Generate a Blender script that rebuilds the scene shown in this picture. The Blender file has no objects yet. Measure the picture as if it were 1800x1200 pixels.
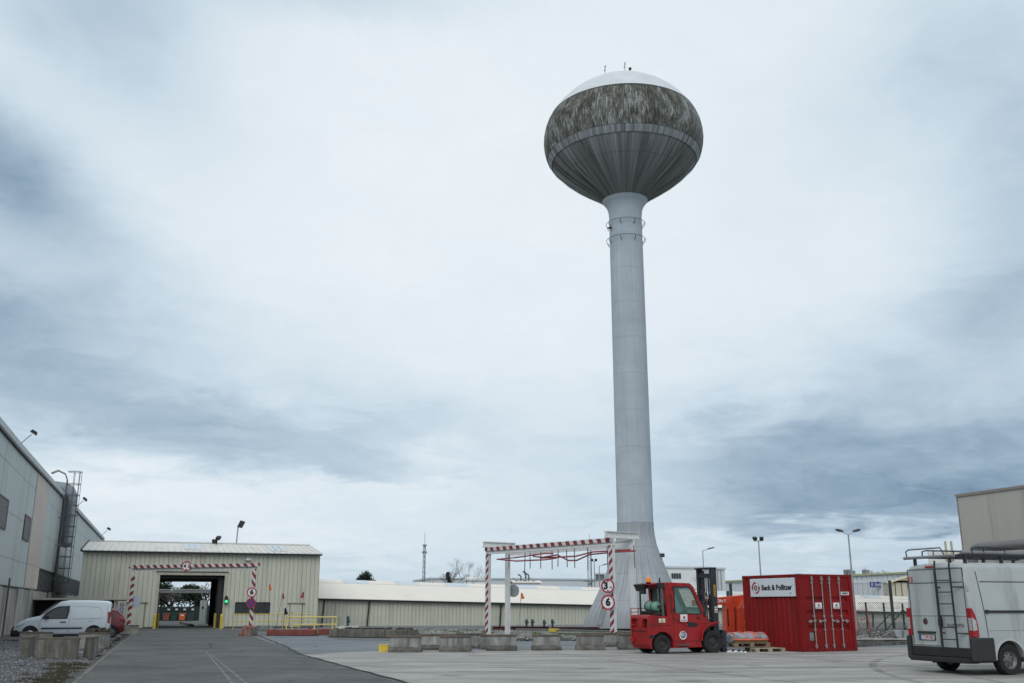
import bpy, bmesh, math, random
from math import sin, cos, pi, radians, atan2, sqrt
from mathutils import Vector, Matrix
random.seed(7)
SC = bpy.context.scene
COL = SC.collection
# ------------------------------------------------------------------ camera
cam = bpy.data.cameras.new('camera'); cam.lens = 34.4; cam.sensor_width = 36; cam.clip_end = 5000; cam.clip_start = .1
co = bpy.data.objects.new('camera', cam); COL.objects.link(co)
co.location = (0, 0, 1.54); co.rotation_euler = (radians(90) + math.atan(463/1720.), 0, 0)
SC.camera = co
# ------------------------------------------------------------------ exposure
SC.view_settings.view_transform = 'Standard'; SC.view_settings.look = 'None'
SC.view_settings.exposure = 0; SC.view_settings.gamma = 1
SC.cycles.max_bounces = 8; SC.cycles.diffuse_bounces = 4; SC.cycles.glossy_bounces = 3; SC.cycles.transmission_bounces = 8; SC.cycles.transparent_max_bounces = 12
# ------------------------------------------------------------------ sun and sky
SUN_EL, SUN_AZ = radians(40), radians(-162)
sl = bpy.data.lights.new('sun', 'SUN'); sl.energy = 1.0; sl.angle = radians(34); sl.color = (1, .96, .9)
so = bpy.data.objects.new('sun', sl); COL.objects.link(so)
sd = Vector((sin(SUN_AZ)*cos(SUN_EL), cos(SUN_AZ)*cos(SUN_EL), sin(SUN_EL)))
so.rotation_euler = sd.to_track_quat('Z', 'Y').to_euler()

class NT:
    """small wrapper for node trees"""
    def __init__(s, tree): s.t = tree; s.n = tree.nodes; s.l = tree.links
    def node(s, typ, **kw):
        n = s.n.new(typ)
        for k, v in kw.items(): setattr(n, k, v)
        return n
    def put(s, inp, v):
        if hasattr(v, 'is_output'): s.l.new(v, inp)
        elif v is not None: inp.default_value = v
    def m(s, op, a, b=None, c=None, clamp=False):
        n = s.node('ShaderNodeMath', operation=op); n.use_clamp = clamp
        s.put(n.inputs[0], a)
        if b is not None: s.put(n.inputs[1], b)
        if c is not None: s.put(n.inputs[2], c)
        return n.outputs[0]
    def xyz(s, x, y, z):
        n = s.node('ShaderNodeCombineXYZ'); s.put(n.inputs[0], x); s.put(n.inputs[1], y); s.put(n.inputs[2], z); return n.outputs[0]
    def sep(s, v):
        n = s.node('ShaderNodeSeparateXYZ'); s.l.new(v, n.inputs[0]); return n.outputs
    def noise(s, v, scale=5, detail=4, rough=.55, dist=0):
        n = s.node('ShaderNodeTexNoise'); s.put(n.inputs['Vector'], v)
        n.inputs['Scale'].default_value = scale; n.inputs['Detail'].default_value = detail
        n.inputs['Roughness'].default_value = rough; n.inputs['Distortion'].default_value = dist
        return n.outputs['Fac']
    def ramp(s, f, stops):
        n = s.node('ShaderNodeValToRGB'); s.put(n.inputs[0], f)
        e = n.color_ramp.elements
        while len(e) < len(stops): e.new(.5)
        for i, (p, c) in enumerate(stops):
            e[i].position = p; e[i].color = tuple(c) + (1,) if len(c) == 3 else c
        return n.outputs[0]
    def mix(s, f, a, b, mode='MIX'):
        n = s.node('ShaderNodeMix', data_type='RGBA', blend_type=mode)
        s.put(n.inputs[0], f)
        for i, v in ((6, a), (7, b)):
            if isinstance(v, tuple) and len(v) == 3: v = v + (1,)
            s.put(n.inputs[i], v)
        return n.outputs[2]
    def scalev(s, v, sc):
        n = s.node('ShaderNodeVectorMath', operation='MULTIPLY'); s.put(n.inputs[0], v); n.inputs[1].default_value = sc; return n.outputs[0]

w = bpy.data.worlds.new('World'); SC.world = w; w.use_nodes = True
T = NT(w.node_tree); T.n.clear()
tc = T.node('ShaderNodeTexCoord'); dirv = tc.outputs['Generated']
X, Y, Z = T.sep(dirv)
azm = T.m('ARCTAN2', X, Y); elv = T.m('ARCSINE', Z)
zz = T.m('ADD', T.m('ABSOLUTE', Z), .13)
pv = T.xyz(T.m('DIVIDE', X, zz), T.m('DIVIDE', Y, zz), 0.0)
n1 = T.noise(pv, .9, 7, .55, .25); n2 = T.noise(pv, 2.6, 8, .6, .4); n3 = T.noise(pv, .42, 3, .5, .1)
wa = T.m('ADD', azm, T.m('MULTIPLY', T.m('SUBTRACT', n1, .5), .17))
we = T.m('ADD', elv, T.m('MULTIPLY', T.m('SUBTRACT', n2, .5), .10))
# cloud banks: azimuth, elevation, width, height (degrees), tilt, amount
BANKS = [(-26, 31.5, 5.5, 2.6, 0, -.30), (-30.6, 22.3, 4.2, 2.8, -22, -.50), (-24.5, 18.5, 5, 2.2, -30, -.16), (-13, 34.5, 9, 1.3, 0, -.20), (-30, 15.5, 5, 1.6, 0, -.20),
         (-27.5, 12.4, 7.5, 2.8, -10, -.36), (-18, 9.6, 8.0, 1.8, -8, -.17), (-8, 8.8, 8, 1.5, -3, -.18), (-21, 6.2, 7, 1.0, -3, .13), (-7, 6.5, 5, .55, -2, .12), (-16, 3.6, 10, .6, 0, .08), (-6, 11.5, 7, 1.6, 0, -.10),
         (27, 30, 7, 3.4, 25, -.22), (29, 21, 4, 5, 0, -.24), (27, 15.5, 4, 2, 0, -.16), (26, 7.6, 10, 3.4, 4, -.44), (14, 8.6, 5, 1.6, 8, -.16), (22, 13.5, 6, 2.0, 10, -.12), (17, 3.4, 6, .5, 0, .10), (15, 5.6, 7, 1.3, 3, -.16), (27, 4.4, 6, 1.2, 0, -.16),
         (10, 8.5, 6, 2.2, 0, -.08), (-22, 27, 5, 2.5, -20, -.14), (-4, 23, 11, 9, 0, .07), (-4.6, 8.5, 3.4, .7, -8, .17), (-17, 5.0, 9, 1.2, 0, .05), (24, 3.1, 5, .6, 0, .12), (33, 24, 4, 6, 0, -.1), (-16, 15, 8, 2, 10, -.06)]
B = T.m('ADD', .93, 0.0)
for a, e, sa, se, tilt, amp in BANKS:
    da = T.m('SUBTRACT', wa, radians(a)); de = T.m('SUBTRACT', we, radians(e))
    ct, st = cos(radians(tilt)), sin(radians(tilt))
    u = T.m('ADD', T.m('MULTIPLY', da, ct/radians(sa)), T.m('MULTIPLY', de, st/radians(sa)))
    v = T.m('ADD', T.m('MULTIPLY', da, -st/radians(se)), T.m('MULTIPLY', de, ct/radians(se)))
    q = T.m('ADD', T.m('MULTIPLY', u, u), T.m('MULTIPLY', v, v))
    g = T.m('EXPONENT', T.m('MULTIPLY', q, -.6))
    B = T.m('MULTIPLY_ADD', g, amp, B)
# the layer darkens towards the horizon, wisps everywhere
lowf = T.m('EXPONENT', T.m('MULTIPLY', T.m('ABSOLUTE', elv), -1/radians(6.5)))
B = T.m('MULTIPLY_ADD', lowf, -.26, B)
n4 = T.noise(T.xyz(T.m('MULTIPLY', wa, 5.), T.m('MULTIPLY', we, 24.), 1.7), 1.5, 9, .62, .5)
n5 = T.noise(T.xyz(T.m('MULTIPLY', azm, 7.), T.m('MULTIPLY', elv, 11.), 4.2), 1.6, 10, .6, .7)
lowb = T.m('EXPONENT', T.m('MULTIPLY', T.m('ABSOLUTE', elv), -1/radians(13)))
wisp = T.m('ADD', T.m('MULTIPLY', T.m('SUBTRACT', n2, .5), .30), T.m('MULTIPLY', T.m('SUBTRACT', n1, .5), .30))
wisp = T.m('ADD', wisp, T.m('MULTIPLY', T.m('SUBTRACT', n5, .5), .55))
wisp = T.m('ADD', wisp, T.m('MULTIPLY', T.m('MULTIPLY', T.m('SUBTRACT', n4, .5), lowb), 1.0))
dk = T.m('SUBTRACT', 1.12, B)
B = T.m('ADD', B, T.m('MULTIPLY', wisp, T.m('MULTIPLY_ADD', dk, .50, .12)))
cl = T.ramp(B, [(.0, (.06, .12, .19)), (.25, (.165, .26, .37)), (.5, (.385, .50, .615)), (.75, (.62, .735, .825)), (1.0, (.845, .90, .95))])
sky = T.node('ShaderNodeTexSky', sky_type='NISHITA', sun_disc=False, sun_elevation=SUN_EL, sun_rotation=SUN_AZ)
mixed = T.mix(.965, sky.outputs[0], T.mix(1.0, cl, (10, 10, 10), 'MULTIPLY'))
bg = T.node('ShaderNodeBackground'); T.l.new(mixed, bg.inputs[0]); bg.inputs[1].default_value = .1
wo = T.node('ShaderNodeOutputWorld'); T.l.new(bg.outputs[0], wo.inputs[0])

# ------------------------------------------------------------------ helpers
E_ = Vector((cos(radians(19.5)), sin(radians(19.5)), 0)); D_ = Vector((-sin(radians(19.5)), cos(radians(19.5)), 0))
AZ = radians(19.5)
def gz(x, y): return -max(0., min(y, 260) - 40)*(.006 + .0001*min(70., max(0., x + 20)))
MATS = {}
def mat(name, col, rough=.7, metal=0., var=.15, scale=3., bump=0., bscale=30., dirt=None, dirt_amt=.5, spec=.4, streak=False, emit=None, fine=0., coat=0., rust=0.):
    if name in MATS: return MATS[name]
    m = bpy.data.materials.new(name); m.use_nodes = True; t = NT(m.node_tree)
    b = t.n['Principled BSDF']; tcn = t.node('ShaderNodeTexCoord'); oc = tcn.outputs['Object']
    oi = t.node('ShaderNodeObjectInfo').outputs['Random']
    if bump and not rust:
        ad = t.node('ShaderNodeVectorMath', operation='ADD'); t.l.new(oc, ad.inputs[0]); t.l.new(t.xyz(t.m('MULTIPLY', oi, 37.), t.m('MULTIPLY', oi, 91.), 0.), ad.inputs[1]); oc = ad.outputs[0]
    base = tuple(col)
    lo = tuple(c*(1-var) for c in base); hi = tuple(min(1, c*(1+var)) for c in base)
    f = t.noise(oc, scale, 5, .6)
    c = t.ramp(f, [(.3, lo), (.7, hi)])
    if bump and not rust: rv = t.m('MULTIPLY_ADD', oi, .42, .79); c = t.mix(1., c, t.xyz(rv, rv, rv), 'MULTIPLY')
    if fine:
        f2 = t.noise(oc, bscale, 3, .7); c = t.mix(1., c, t.ramp(f2, [(.3, (1-fine,)*3), (.7, (1+fine,)*3)]), 'MULTIPLY')
    if dirt:
        v = t.scalev(oc, (1, 1, .12)) if streak else oc
        df = t.noise(v, scale*(2.2 if streak else .8), 8, .65, .3)
        dm = t.ramp(df, [(.62 - .25*dirt_amt, (0, 0, 0)), (.62 + .12, (1, 1, 1))])
        c = t.mix(dm, c, tuple(dirt))
    t.l.new(c, b.inputs['Base Color'])
    b.inputs['Roughness'].default_value = rough; b.inputs['Metallic'].default_value = metal
    b.inputs['Specular IOR Level'].default_value = spec
    if coat: b.inputs['Coat Weight'].default_value = coat; b.inputs['Coat Roughness'].default_value = .12
    if rust:
        rf_ = t.noise(oc, 4.5, 10, .72, .6); rm = t.ramp(rf_, [(.62, (0, 0, 0)), (.68, (1, 1, 1))]); c = t.mix(t.m('MULTIPLY', t.sep(rm)[0], rust), c, (.11, .045, .022))
        ff = t.noise(t.scalev(oc, (1, 1, .25)), 1.3, 6, .6); fm = t.ramp(ff, [(.5, (0, 0, 0)), (.7, (1, 1, 1))]); c = t.mix(t.m('MULTIPLY', t.sep(fm)[0], .22), c, tuple(min(1, q*1.5 + .03) for q in base)); t.l.new(c, b.inputs['Base Color'])
    if bump:
        bn = t.node('ShaderNodeBump'); bn.inputs['Strength'].default_value = bump; bn.inputs['Distance'].default_value = .02
        t.l.new(t.noise(oc, bscale, 6, .6), bn.inputs['Height']); t.l.new(bn.outputs[0], b.inputs['Normal'])
    if emit: b.inputs['Emission Color'].default_value = tuple(emit[:3]) + (1,); b.inputs['Emission Strength'].default_value = emit[3]
    MATS[name] = m; return m

def glass(name, tint=(.02, .03, .035), rough=.04, alpha=1.):
    if name in MATS: return MATS[name]
    m = bpy.data.materials.new(name); m.use_nodes = True; b = m.node_tree.nodes['Principled BSDF']
    b.inputs['Base Color'].default_value = tuple(tint) + (1,); b.inputs['Roughness'].default_value = rough
    b.inputs['Specular IOR Level'].default_value = .6
    if alpha < 1: b.inputs['Alpha'].default_value = alpha
    MATS[name] = m; return m

def stripes(name, ax, ay, az_, period, c1=(.62, .63, .62), c2=(.235, .03, .04), duty=.5):
    if name in MATS: return MATS[name]
    m = bpy.data.materials.new(name); m.use_nodes = True; t = NT(m.node_tree); b = t.n['Principled BSDF']
    oc = t.node('ShaderNodeTexCoord').outputs['Object']; x, y, z = t.sep(oc)
    s = t.m('ADD', t.m('ADD', t.m('MULTIPLY', x, ax), t.m('MULTIPLY', y, ay)), t.m('MULTIPLY', z, az_))
    fr = t.m('FRACT', t.m('ADD', t.m('DIVIDE', s, period), 100.))
    k = t.m('LESS_THAN', fr, duty)
    c = t.mix(k, c1, c2)
    c = t.mix(1., c, t.ramp(t.noise(oc, 9, 5, .7), [(.3, (.75,)*3), (.65, (1.05,)*3)]), 'MULTIPLY')
    t.l.new(c, b.inputs['Base Color']); b.inputs['Roughness'].default_value = .5
    MATS[name] = m; return m

class MB:
    def __init__(s): s.v = []; s.f = []
    def add(s, vs, fs):
        k = len(s.v); s.v += [tuple(p) for p in vs]; s.f += [tuple(i + k for i in f) for f in fs]; return s
    def box(s, x0, x1, y0, y1, z0, z1):
        return s.add([(x0, y0, z0), (x1, y0, z0), (x1, y1, z0), (x0, y1, z0), (x0, y0, z1), (x1, y0, z1), (x1, y1, z1), (x0, y1, z1)],
                     [(0, 3, 2, 1), (4, 5, 6, 7), (0, 1, 5, 4), (1, 2, 6, 5), (2, 3, 7, 6), (3, 0, 4, 7)])
    def bar(s, p0, p1, wd, ht, up=(0, 0, 1)):
        p0 = Vector(p0); p1 = Vector(p1); d = (p1 - p0).normalized(); u = Vector(up)
        if abs(d.dot(u)) > .98: u = Vector((1, 0, 0))
        r = d.cross(u).normalized()*wd/2; u = r.cross(d).normalized()*ht/2
        vs = [p + a*r + b*u for p in (p0, p1) for a, b in ((-1, -1), (1, -1), (1, 1), (-1, 1))]
        return s.add(vs, [(3, 2, 1, 0), (4, 5, 6, 7), (0, 1, 5, 4), (1, 2, 6, 5), (2, 3, 7, 6), (3, 0, 4, 7)])
    def cyl(s, p0, p1, r0, r1=None, n=12, cap=True):
        r1 = r0 if r1 is None else r1
        p0 = Vector(p0); p1 = Vector(p1); d = (p1 - p0).normalized(); u = Vector((0, 0, 1)) if abs(d.z) < .95 else Vector((1, 0, 0))
        a = d.cross(u).normalized(); b = d.cross(a)
        vs = []
        for p, r in ((p0, r0), (p1, r1)):
            for i in range(n): t = 2*pi*i/n; vs.append(p + a*cos(t)*r + b*sin(t)*r)
        fs = [(i, (i+1) % n, n + (i+1) % n, n + i) for i in range(n)]
        if cap: fs += [tuple(range(n))[::-1], tuple(range(n, 2*n))]
        return s.add(vs, fs)
    def tube(s, pts, r, n=8, closed=False):
        pts = [Vector(p) for p in pts]; m = len(pts)
        rings = []; pa = None
        for i, p in enumerate(pts):
            if closed: d = (pts[(i+1) % m] - pts[i-1]).normalized()
            else: d = (pts[min(i+1, m-1)] - pts[max(i-1, 0)]).normalized()
            if pa is None: u = Vector((0, 0, 1)) if abs(d.z) < .9 else Vector((1, 0, 0)); a = d.cross(u).normalized()
            else: a = (pa - d*pa.dot(d)).normalized()
            pa = a; b = d.cross(a); rr = r[i] if isinstance(r, (list, tuple)) else r
            rings.append([p + a*cos(2*pi*k/n)*rr + b*sin(2*pi*k/n)*rr for k in range(n)])
        vs = [v for q in rings for v in q]; fs = []
        for i in range(m if closed else m-1):
            j = (i+1) % m
            fs += [(i*n+k, i*n+(k+1) % n, j*n+(k+1) % n, j*n+k) for k in range(n)]
        if not closed: fs += [tuple(range(n))[::-1], tuple(range((m-1)*n, m*n))]
        return s.add(vs, fs)
    def lathe(s, prof, n=64, cx=0, cy=0, caps=False):
        vs = []; fs = []; m = len(prof)
        for z, r in prof:
            for i in range(n): t = 2*pi*i/n; vs.append((cx + r*cos(t), cy + r*sin(t), z))
        for j in range(m-1): fs += [(j*n+i, j*n+(i+1) % n, (j+1)*n+(i+1) % n, (j+1)*n+i) for i in range(n)]
        if caps: fs += [tuple(range(n))[::-1], tuple(range((m-1)*n, m*n))]
        return s.add(vs, fs)
    def prism(s, pts, plane, a, b):
        n = len(pts)
        def q(p, t):
            return (p[0], t, p[1]) if plane == 'xz' else (t, p[0], p[1]) if plane == 'yz' else (p[0], p[1], t)
        vs = [q(p, a) for p in pts] + [q(p, b) for p in pts]
        return s.add(vs, [tuple(range(n)), tuple(range(2*n-1, n-1, -1))] + [(i, i+n, (i+1) % n + n, (i+1) % n) for i in range(n)])
    def disc(s, c, nrm, r, t, n=32): # flat coin facing nrm
        c = Vector(c); nrm = Vector(nrm).normalized(); return s.cyl(c, c + nrm*t, r, r, n)
    def loft(s, secs, cap=True):
        n = len(secs[0]); vs = [v for q in secs for v in q]; fs = []
        for j in range(len(secs)-1): fs += [(j*n+i, j*n+(i+1) % n, (j+1)*n+(i+1) % n, (j+1)*n+i) for i in range(n)]
        if cap: fs += [tuple(range(n))[::-1], tuple(range((len(secs)-1)*n, len(secs)*n))]
        return s.add(vs, fs)
    def split(s, name, m, parent=None, **kw):
        """one object per connected piece"""
        par = list(range(len(s.v)))
        def find(a):
            while par[a] != a: par[a] = par[par[a]]; a = par[a]
            return a
        for f in s.f:
            for k in f[1:]: par[find(f[0])] = find(k)
        gr = {}
        for f in s.f: gr.setdefault(find(f[0]), []).append(f)
        out = []
        for fs in gr.values():
            ids = sorted({i for f in fs for i in f}); mp = {i: k for k, i in enumerate(ids)}
            q = MB(); q.v = [s.v[i] for i in ids]; q.f = [tuple(mp[i] for i in f) for f in fs]; out.append(q.build(name, m, parent, **kw))
        return out
    def build(s, name, m, parent=None, smooth=None, bevel=0, seg=2, fix=True, loc=None, rotz=0):
        me = bpy.data.meshes.new(name); me.from_pydata(s.v, [], s.f); me.update()
        if fix:
            bm = bmesh.new(); bm.from_mesh(me); bmesh.ops.recalc_face_normals(bm, faces=bm.faces); bm.to_mesh(me); bm.free()
        if m: me.materials.append(m)
        o = bpy.data.objects.new(name, me); COL.objects.link(o)
        if parent: o.parent = parent
        if loc: o.location = loc; o.rotation_euler = (0, 0, rotz)
        if smooth is not None:
            me.shade_smooth(); me.set_sharp_from_angle(angle=radians(smooth))
        if bevel:
            bv = o.modifiers.new('bevel', 'BEVEL'); bv.width = bevel; bv.segments = seg; bv.limit_method = 'ANGLE'; bv.angle_limit = radians(35)
        return o

def tag(o, label=None, cat=None, group=None, kind=None):
    if label: o['label'] = label
    if cat: o['category'] = cat
    if group: o['group'] = group
    if kind: o['kind'] = kind
    return o
def thing(name, label, cat, loc=(0, 0, 0), rotz=0, group=None):
    o = bpy.data.objects.new(name, None); COL.objects.link(o); o.empty_display_size = .2
    o.location = loc; o.rotation_euler = (0, 0, rotz); return tag(o, label, cat, group)
def copy_tree(o, parent=None):
    c = o.copy(); COL.objects.link(c); c.parent = parent
    for ch in list(o.children): copy_tree(ch, c)
    return c
def dup(o, loc, rotz, label=None, group=None):
    c = copy_tree(o); c.location = loc; c.rotation_euler = (0, 0, rotz)
    if label: c['label'] = label
    if group: c['group'] = group
    return c
def bake(o):
    dg = bpy.context.evaluated_depsgraph_get(); dg.update()
    me = bpy.data.meshes.new_from_object(o.evaluated_get(dg)); o.modifiers.clear(); o.data = me; return o
def cut(o, cutters, smooth=None):
    """subtract the given MB shapes from o, leaving one plain mesh"""
    tmp = []
    for c in cutters:
        k = c.build('cutter', None); k.parent = o.parent; tmp.append(k)
        md = o.modifiers.new('cut', 'BOOLEAN'); md.operation = 'DIFFERENCE'; md.object = k; md.solver = 'EXACT'
    bpy.context.view_layer.update(); bake(o)
    for k in tmp: bpy.data.objects.remove(k)
    if smooth is not None: o.data.shade_smooth(); o.data.set_sharp_from_angle(angle=radians(smooth))
    return o
def text(s, size, m, parent, loc, rot, name='lettering', depth=.002, bold=.0, align='CENTER', sx=1.):
    cu = bpy.data.curves.new(name, 'FONT'); cu.body = s; cu.size = size; cu.extrude = depth; cu.offset = bold
    cu.align_x = align; cu.align_y = 'CENTER'; cu.resolution_u = 3
    t = bpy.data.objects.new(name, cu); COL.objects.link(t)
    dg = bpy.context.evaluated_depsgraph_get(); dg.update()
    me = bpy.data.meshes.new_from_object(t.evaluated_get(dg)); bpy.data.objects.remove(t)
    me.materials.clear(); me.materials.append(m)
    o = bpy.data.objects.new(name, me); COL.objects.link(o); o.parent = parent; o.location = loc; o.rotation_euler = rot; o.scale = (sx, 1, 1)
    return o
# ------------------------------------------------------------------ ground materials
def ground_mat(name, c_lo, c_hi, sc=.35, spk=.25, spks=60, rough=.85, streak=None, bump=.3, crack=0, stain=.5, stain_col=(.03, .03, .03), peb=0, wet=0, spots=0):
    m = bpy.data.materials.new(name); m.use_nodes = True; t = NT(m.node_tree); b = t.n['Principled BSDF']
    oc = t.node('ShaderNodeTexCoord').outputs['Object']
    v = t.scalev(oc, streak) if streak else oc
    c = t.ramp(t.noise(v, sc, 8, .62, .4), [(.32, c_lo), (.68, c_hi)])
    f = t.noise(oc, spks, 3, .7); c = t.mix(1., c, t.ramp(f, [(.3, (1-spk,)*3), (.7, (1+spk,)*3)]), 'MULTIPLY')
    f = t.noise(v, sc*4.3, 8, .7, .8); c = t.mix(t.ramp(f, [(.52, (0, 0, 0)), (.75, (stain,)*3)]), c, stain_col)
    if spots:
        vs_ = t.node('ShaderNodeTexVoronoi'); vs_.inputs['Scale'].default_value = spots
        nn_ = t.node('ShaderNodeVectorMath', operation='ADD'); t.l.new(oc, nn_.inputs[0]); q_ = t.node('ShaderNodeTexNoise'); q_.inputs['Scale'].default_value = 2.; q_.inputs['Detail'].default_value = 5; t.l.new(oc, q_.inputs['Vector']); t.l.new(t.scalev(q_.outputs['Color'], (.9, .9, .9)), nn_.inputs[1]); t.l.new(nn_.outputs[0], vs_.inputs['Vector'])
        on = t.m('GREATER_THAN', t.sep(vs_.outputs['Color'])[0], .55)
        k_ = t.m('MULTIPLY', t.sep(t.ramp(vs_.outputs['Distance'], [(.08, (1, 1, 1)), (.2, (0, 0, 0))]))[0], on)
        c = t.mix(t.m('MULTIPLY', k_, .45), c, (.05, .05, .048))
    if crack:
        vo = t.node('ShaderNodeTexVoronoi', feature='DISTANCE_TO_EDGE'); vo.inputs['Scale'].default_value = crack
        n = t.node('ShaderNodeVectorMath', operation='ADD'); t.l.new(oc, n.inputs[0])
        nn = t.node('ShaderNodeTexNoise'); nn.inputs['Scale'].default_value = 1.5; t.l.new(oc, nn.inputs['Vector']); nn.inputs['Detail'].default_value = 6
        sc_ = t.scalev(nn.outputs['Color'], (1.2, 1.2, 1.2)); t.l.new(sc_, n.inputs[1]); t.l.new(n.outputs[0], vo.inputs['Vector'])
        gate = t.ramp(t.noise(oc, .25, 2), [(.46, (0, 0, 0)), (.54, (1, 1, 1))])
        k = t.ramp(vo.outputs['Distance'], [(.0, (1, 1, 1)), (.012*crack*2, (0, 0, 0))])
        k = t.mix(1., k, gate, 'MULTIPLY')
        c = t.mix(k, c, (.018, .018, .018))
    h = t.noise(oc, spks, 4, .7)
    if peb:
        vo = t.node('ShaderNodeTexVoronoi'); vo.inputs['Scale'].default_value = peb; t.l.new(oc, vo.inputs['Vector'])
        c = t.mix(1., c, t.ramp(vo.outputs['Distance'], [(.0, (1.25,)*3), (.75, (.32,)*3)]), 'MULTIPLY')
        hs = t.node('ShaderNodeHueSaturation'); t.l.new(c, hs.inputs['Color'])
        bwn = t.sep(vo.outputs['Color'])[0]; t.l.new(t.m('MULTIPLY_ADD', bwn, 1.3, .45), hs.inputs['Value']); c = hs.outputs[0]
        h = t.m('SUBTRACT', 1., vo.outputs['Distance'])
    t.l.new(c, b.inputs['Base Color']); b.inputs['Specular IOR Level'].default_value = .35
    if wet: t.l.new(t.ramp(t.noise(v, sc*2, 5, .6), [(.4, (rough-wet,)*3), (.6, (rough,)*3)]), b.inputs['Roughness'])
    else: b.inputs['Roughness'].default_value = rough
    bn = t.node('ShaderNodeBump'); bn.inputs['Strength'].default_value = bump; bn.inputs['Distance'].default_value = .03
    t.l.new(h, bn.inputs['Height']); t.l.new(bn.outputs[0], b.inputs['Normal'])
    MATS[name] = m; return m
M_terrain = ground_mat('old_asphalt', (.085, .09, .092), (.15, .157, .16), .3, .25, 25, crack=.25)
M_road = ground_mat('asphalt', (.050, .053, .054), (.112, .117, .118), .35, .32, 30, crack=.22, stain=.5, wet=.15, streak=(1, 1, 1), spots=.5)
M_tyremark = None
M_side = ground_mat('blue_grey_asphalt', (.13, .15, .165), (.20, .22, .235), .3, .2, 25, crack=.2, stain=.35)
M_apron = ground_mat('concrete_apron', (.19, .187, .177), (.39, .387, .368), 1.0, .2, 22, streak=(.3, 1.25, 1), stain=.55, stain_col=(.07, .07, .065), wet=.1, bump=.15, spots=.42)
M_gravel = ground_mat('grey_gravel', (.065, .07, .075), (.135, .14, .148), .5, .2, 60, peb=14, bump=1., stain=.6, stain_col=(.05, .05, .045))
M_bed = ground_mat('rubble_bed', (.12, .125, .12), (.26, .27, .265), .6, .2, 60, peb=6, bump=1., stain=.7, stain_col=(.045, .055, .03))
M_kerb = mat('kerb_concrete', (.27, .265, .25), .85, var=.25, scale=2, dirt=(.07, .07, .06), dirt_amt=.7, bump=.3)
M_line = mat('worn_paint', (.20, .205, .21), .8, var=.3, scale=2, dirt=(.095, .096, .097), dirt_amt=1.5)

def sheet(name, poly, dz, m, step=3.):
    """flat polygon draped on the terrain: cut into strips along y so that it follows the fall"""
    bm = bmesh.new(); vs = [bm.verts.new((x, y, 0)) for x, y in poly]; bm.faces.new(vs)
    y0 = min(p[1] for p in poly); y1 = max(p[1] for p in poly); x0 = min(p[0] for p in poly); x1 = max(p[0] for p in poly)
    cuts = [((0, 40, 0), (0, 1, 0)), ((-20, 0, 0), (1, 0, 0)), ((50, 0, 0), (1, 0, 0)), ((0, 260, 0), (0, 1, 0))]
    y = max(40., y0)
    while y < min(y1, 260) and len(cuts) < 80: cuts.append(((0, y, 0), (0, 1, 0))); y += step
    x = max(-20., x0)
    while x < min(50., x1): cuts.append(((x, 0, 0), (1, 0, 0))); x += step*2
    for c, n in cuts: bmesh.ops.bisect_plane(bm, geom=bm.verts[:] + bm.edges[:] + bm.faces[:], plane_co=c, plane_no=n)
    for v in bm.verts: v.co.z = gz(v.co.x, v.co.y) + dz
    bmesh.ops.recalc_face_normals(bm, faces=bm.faces)
    if bm.faces[:][0].normal.z < 0: bmesh.ops.reverse_faces(bm, faces=bm.faces)
    me = bpy.data.meshes.new(name); bm.to_mesh(me); bm.free(); me.materials.append(m)
    o = bpy.data.objects.new(name, me); COL.objects.link(o); return tag(o, kind='structure')
sheet('ground', [(-900, -60), (900, -60), (900, 3000), (-900, 3000)], 0, M_terrain, 4.)
rd = lambda t, off: (-8.91 + off*cos(AZ) - sin(radians(18.9))*t, 21.15 + off*sin(AZ) + cos(radians(18.9))*t)
sheet('road', [rd(-35, 0), rd(-35, 7.9), (-2.27, 21.15), (-6.95, 33.45), (-14.07, 55.5), (-17.2, 66.3), (-22.6, 82), (-58, 186), (-64, 186), (-26.9, 73.4)], .008, M_road)
sheet('side_road', [(-14.2, 55.5), (-6.95, 33.9), (60, 42), (70, 62), (7, 49.6), (2.9, 47.4), (-4.9, 46.3), (-8.4, 49.1), (-9.9, 54.9), (-13.8, 58)], .004, M_side)
sheet('concrete_apron', [(-6.75, 33.1), (-2.1, 21.15), (19, -35), (60, -35), (60, 42), (25, 39.6), (12.5, 38.4), (6, 36.6), (-2, 36.2), (-4.6, 35.5)], .012, M_apron)
sheet('gravel_yard', [rd(-35, -.25), (-45, -20), (-45, 40), (-30, 64), (-24, 64), (-24.3, 66.3)], .006, M_gravel)
sheet('gravel_bed', [(-5.2, 53), (-4.6, 46.9), (2.9, 47.9), (7.5, 50.2), (30, 54), (52, 60), (52, 111), (6, 99), (-16.5, 90), (-14.6, 76), (-8.6, 75), (-8.2, 56)], .055, M_bed)
# worn markings on the road: a dashed row before the gate, one bent line in the near lane
mk = MB()
def patch(x, y, wx, wy, a=AZ):
    c, s = cos(a), sin(a); vs = []
    for u, v in ((-1, -1), (1, -1), (1, 1), (-1, 1)):
        px, py = x + u*wx/2*c - v*wy/2*s, y + u*wx/2*s + v*wy/2*c; vs.append((px, py, gz(px, py) + .013))
    mk.add(vs, [(0, 1, 2, 3)])
for row, off in ((58.6, 0), (52.3, .35)):
    for i in range(7): patch(-20.6 + i*1.12 + off + (.0 if row > 55 else 1.2), row + i*.33, .62, .22)
pts = [(-10.75 + i*.4, 35.92 - i*1.178) for i in range(15)]
for (a, b_), (c, d) in zip(pts, pts[1:]):
    ln = sqrt((c-a)**2 + (d-b_)**2); patch((a+c)/2, (b_+d)/2, .07, ln*.93, atan2(-(c-a), d-b_))
pts = [(-9.75 + i*.42, 33.2 - i*1.18) for i in range(12)]
for (a, b_), (c, d) in zip(pts, pts[1:]):
    ln = sqrt((c-a)**2 + (d-b_)**2); patch((a+c)/2, (b_+d)/2, .07, ln*.9, atan2(-(c-a), d-b_))
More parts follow.
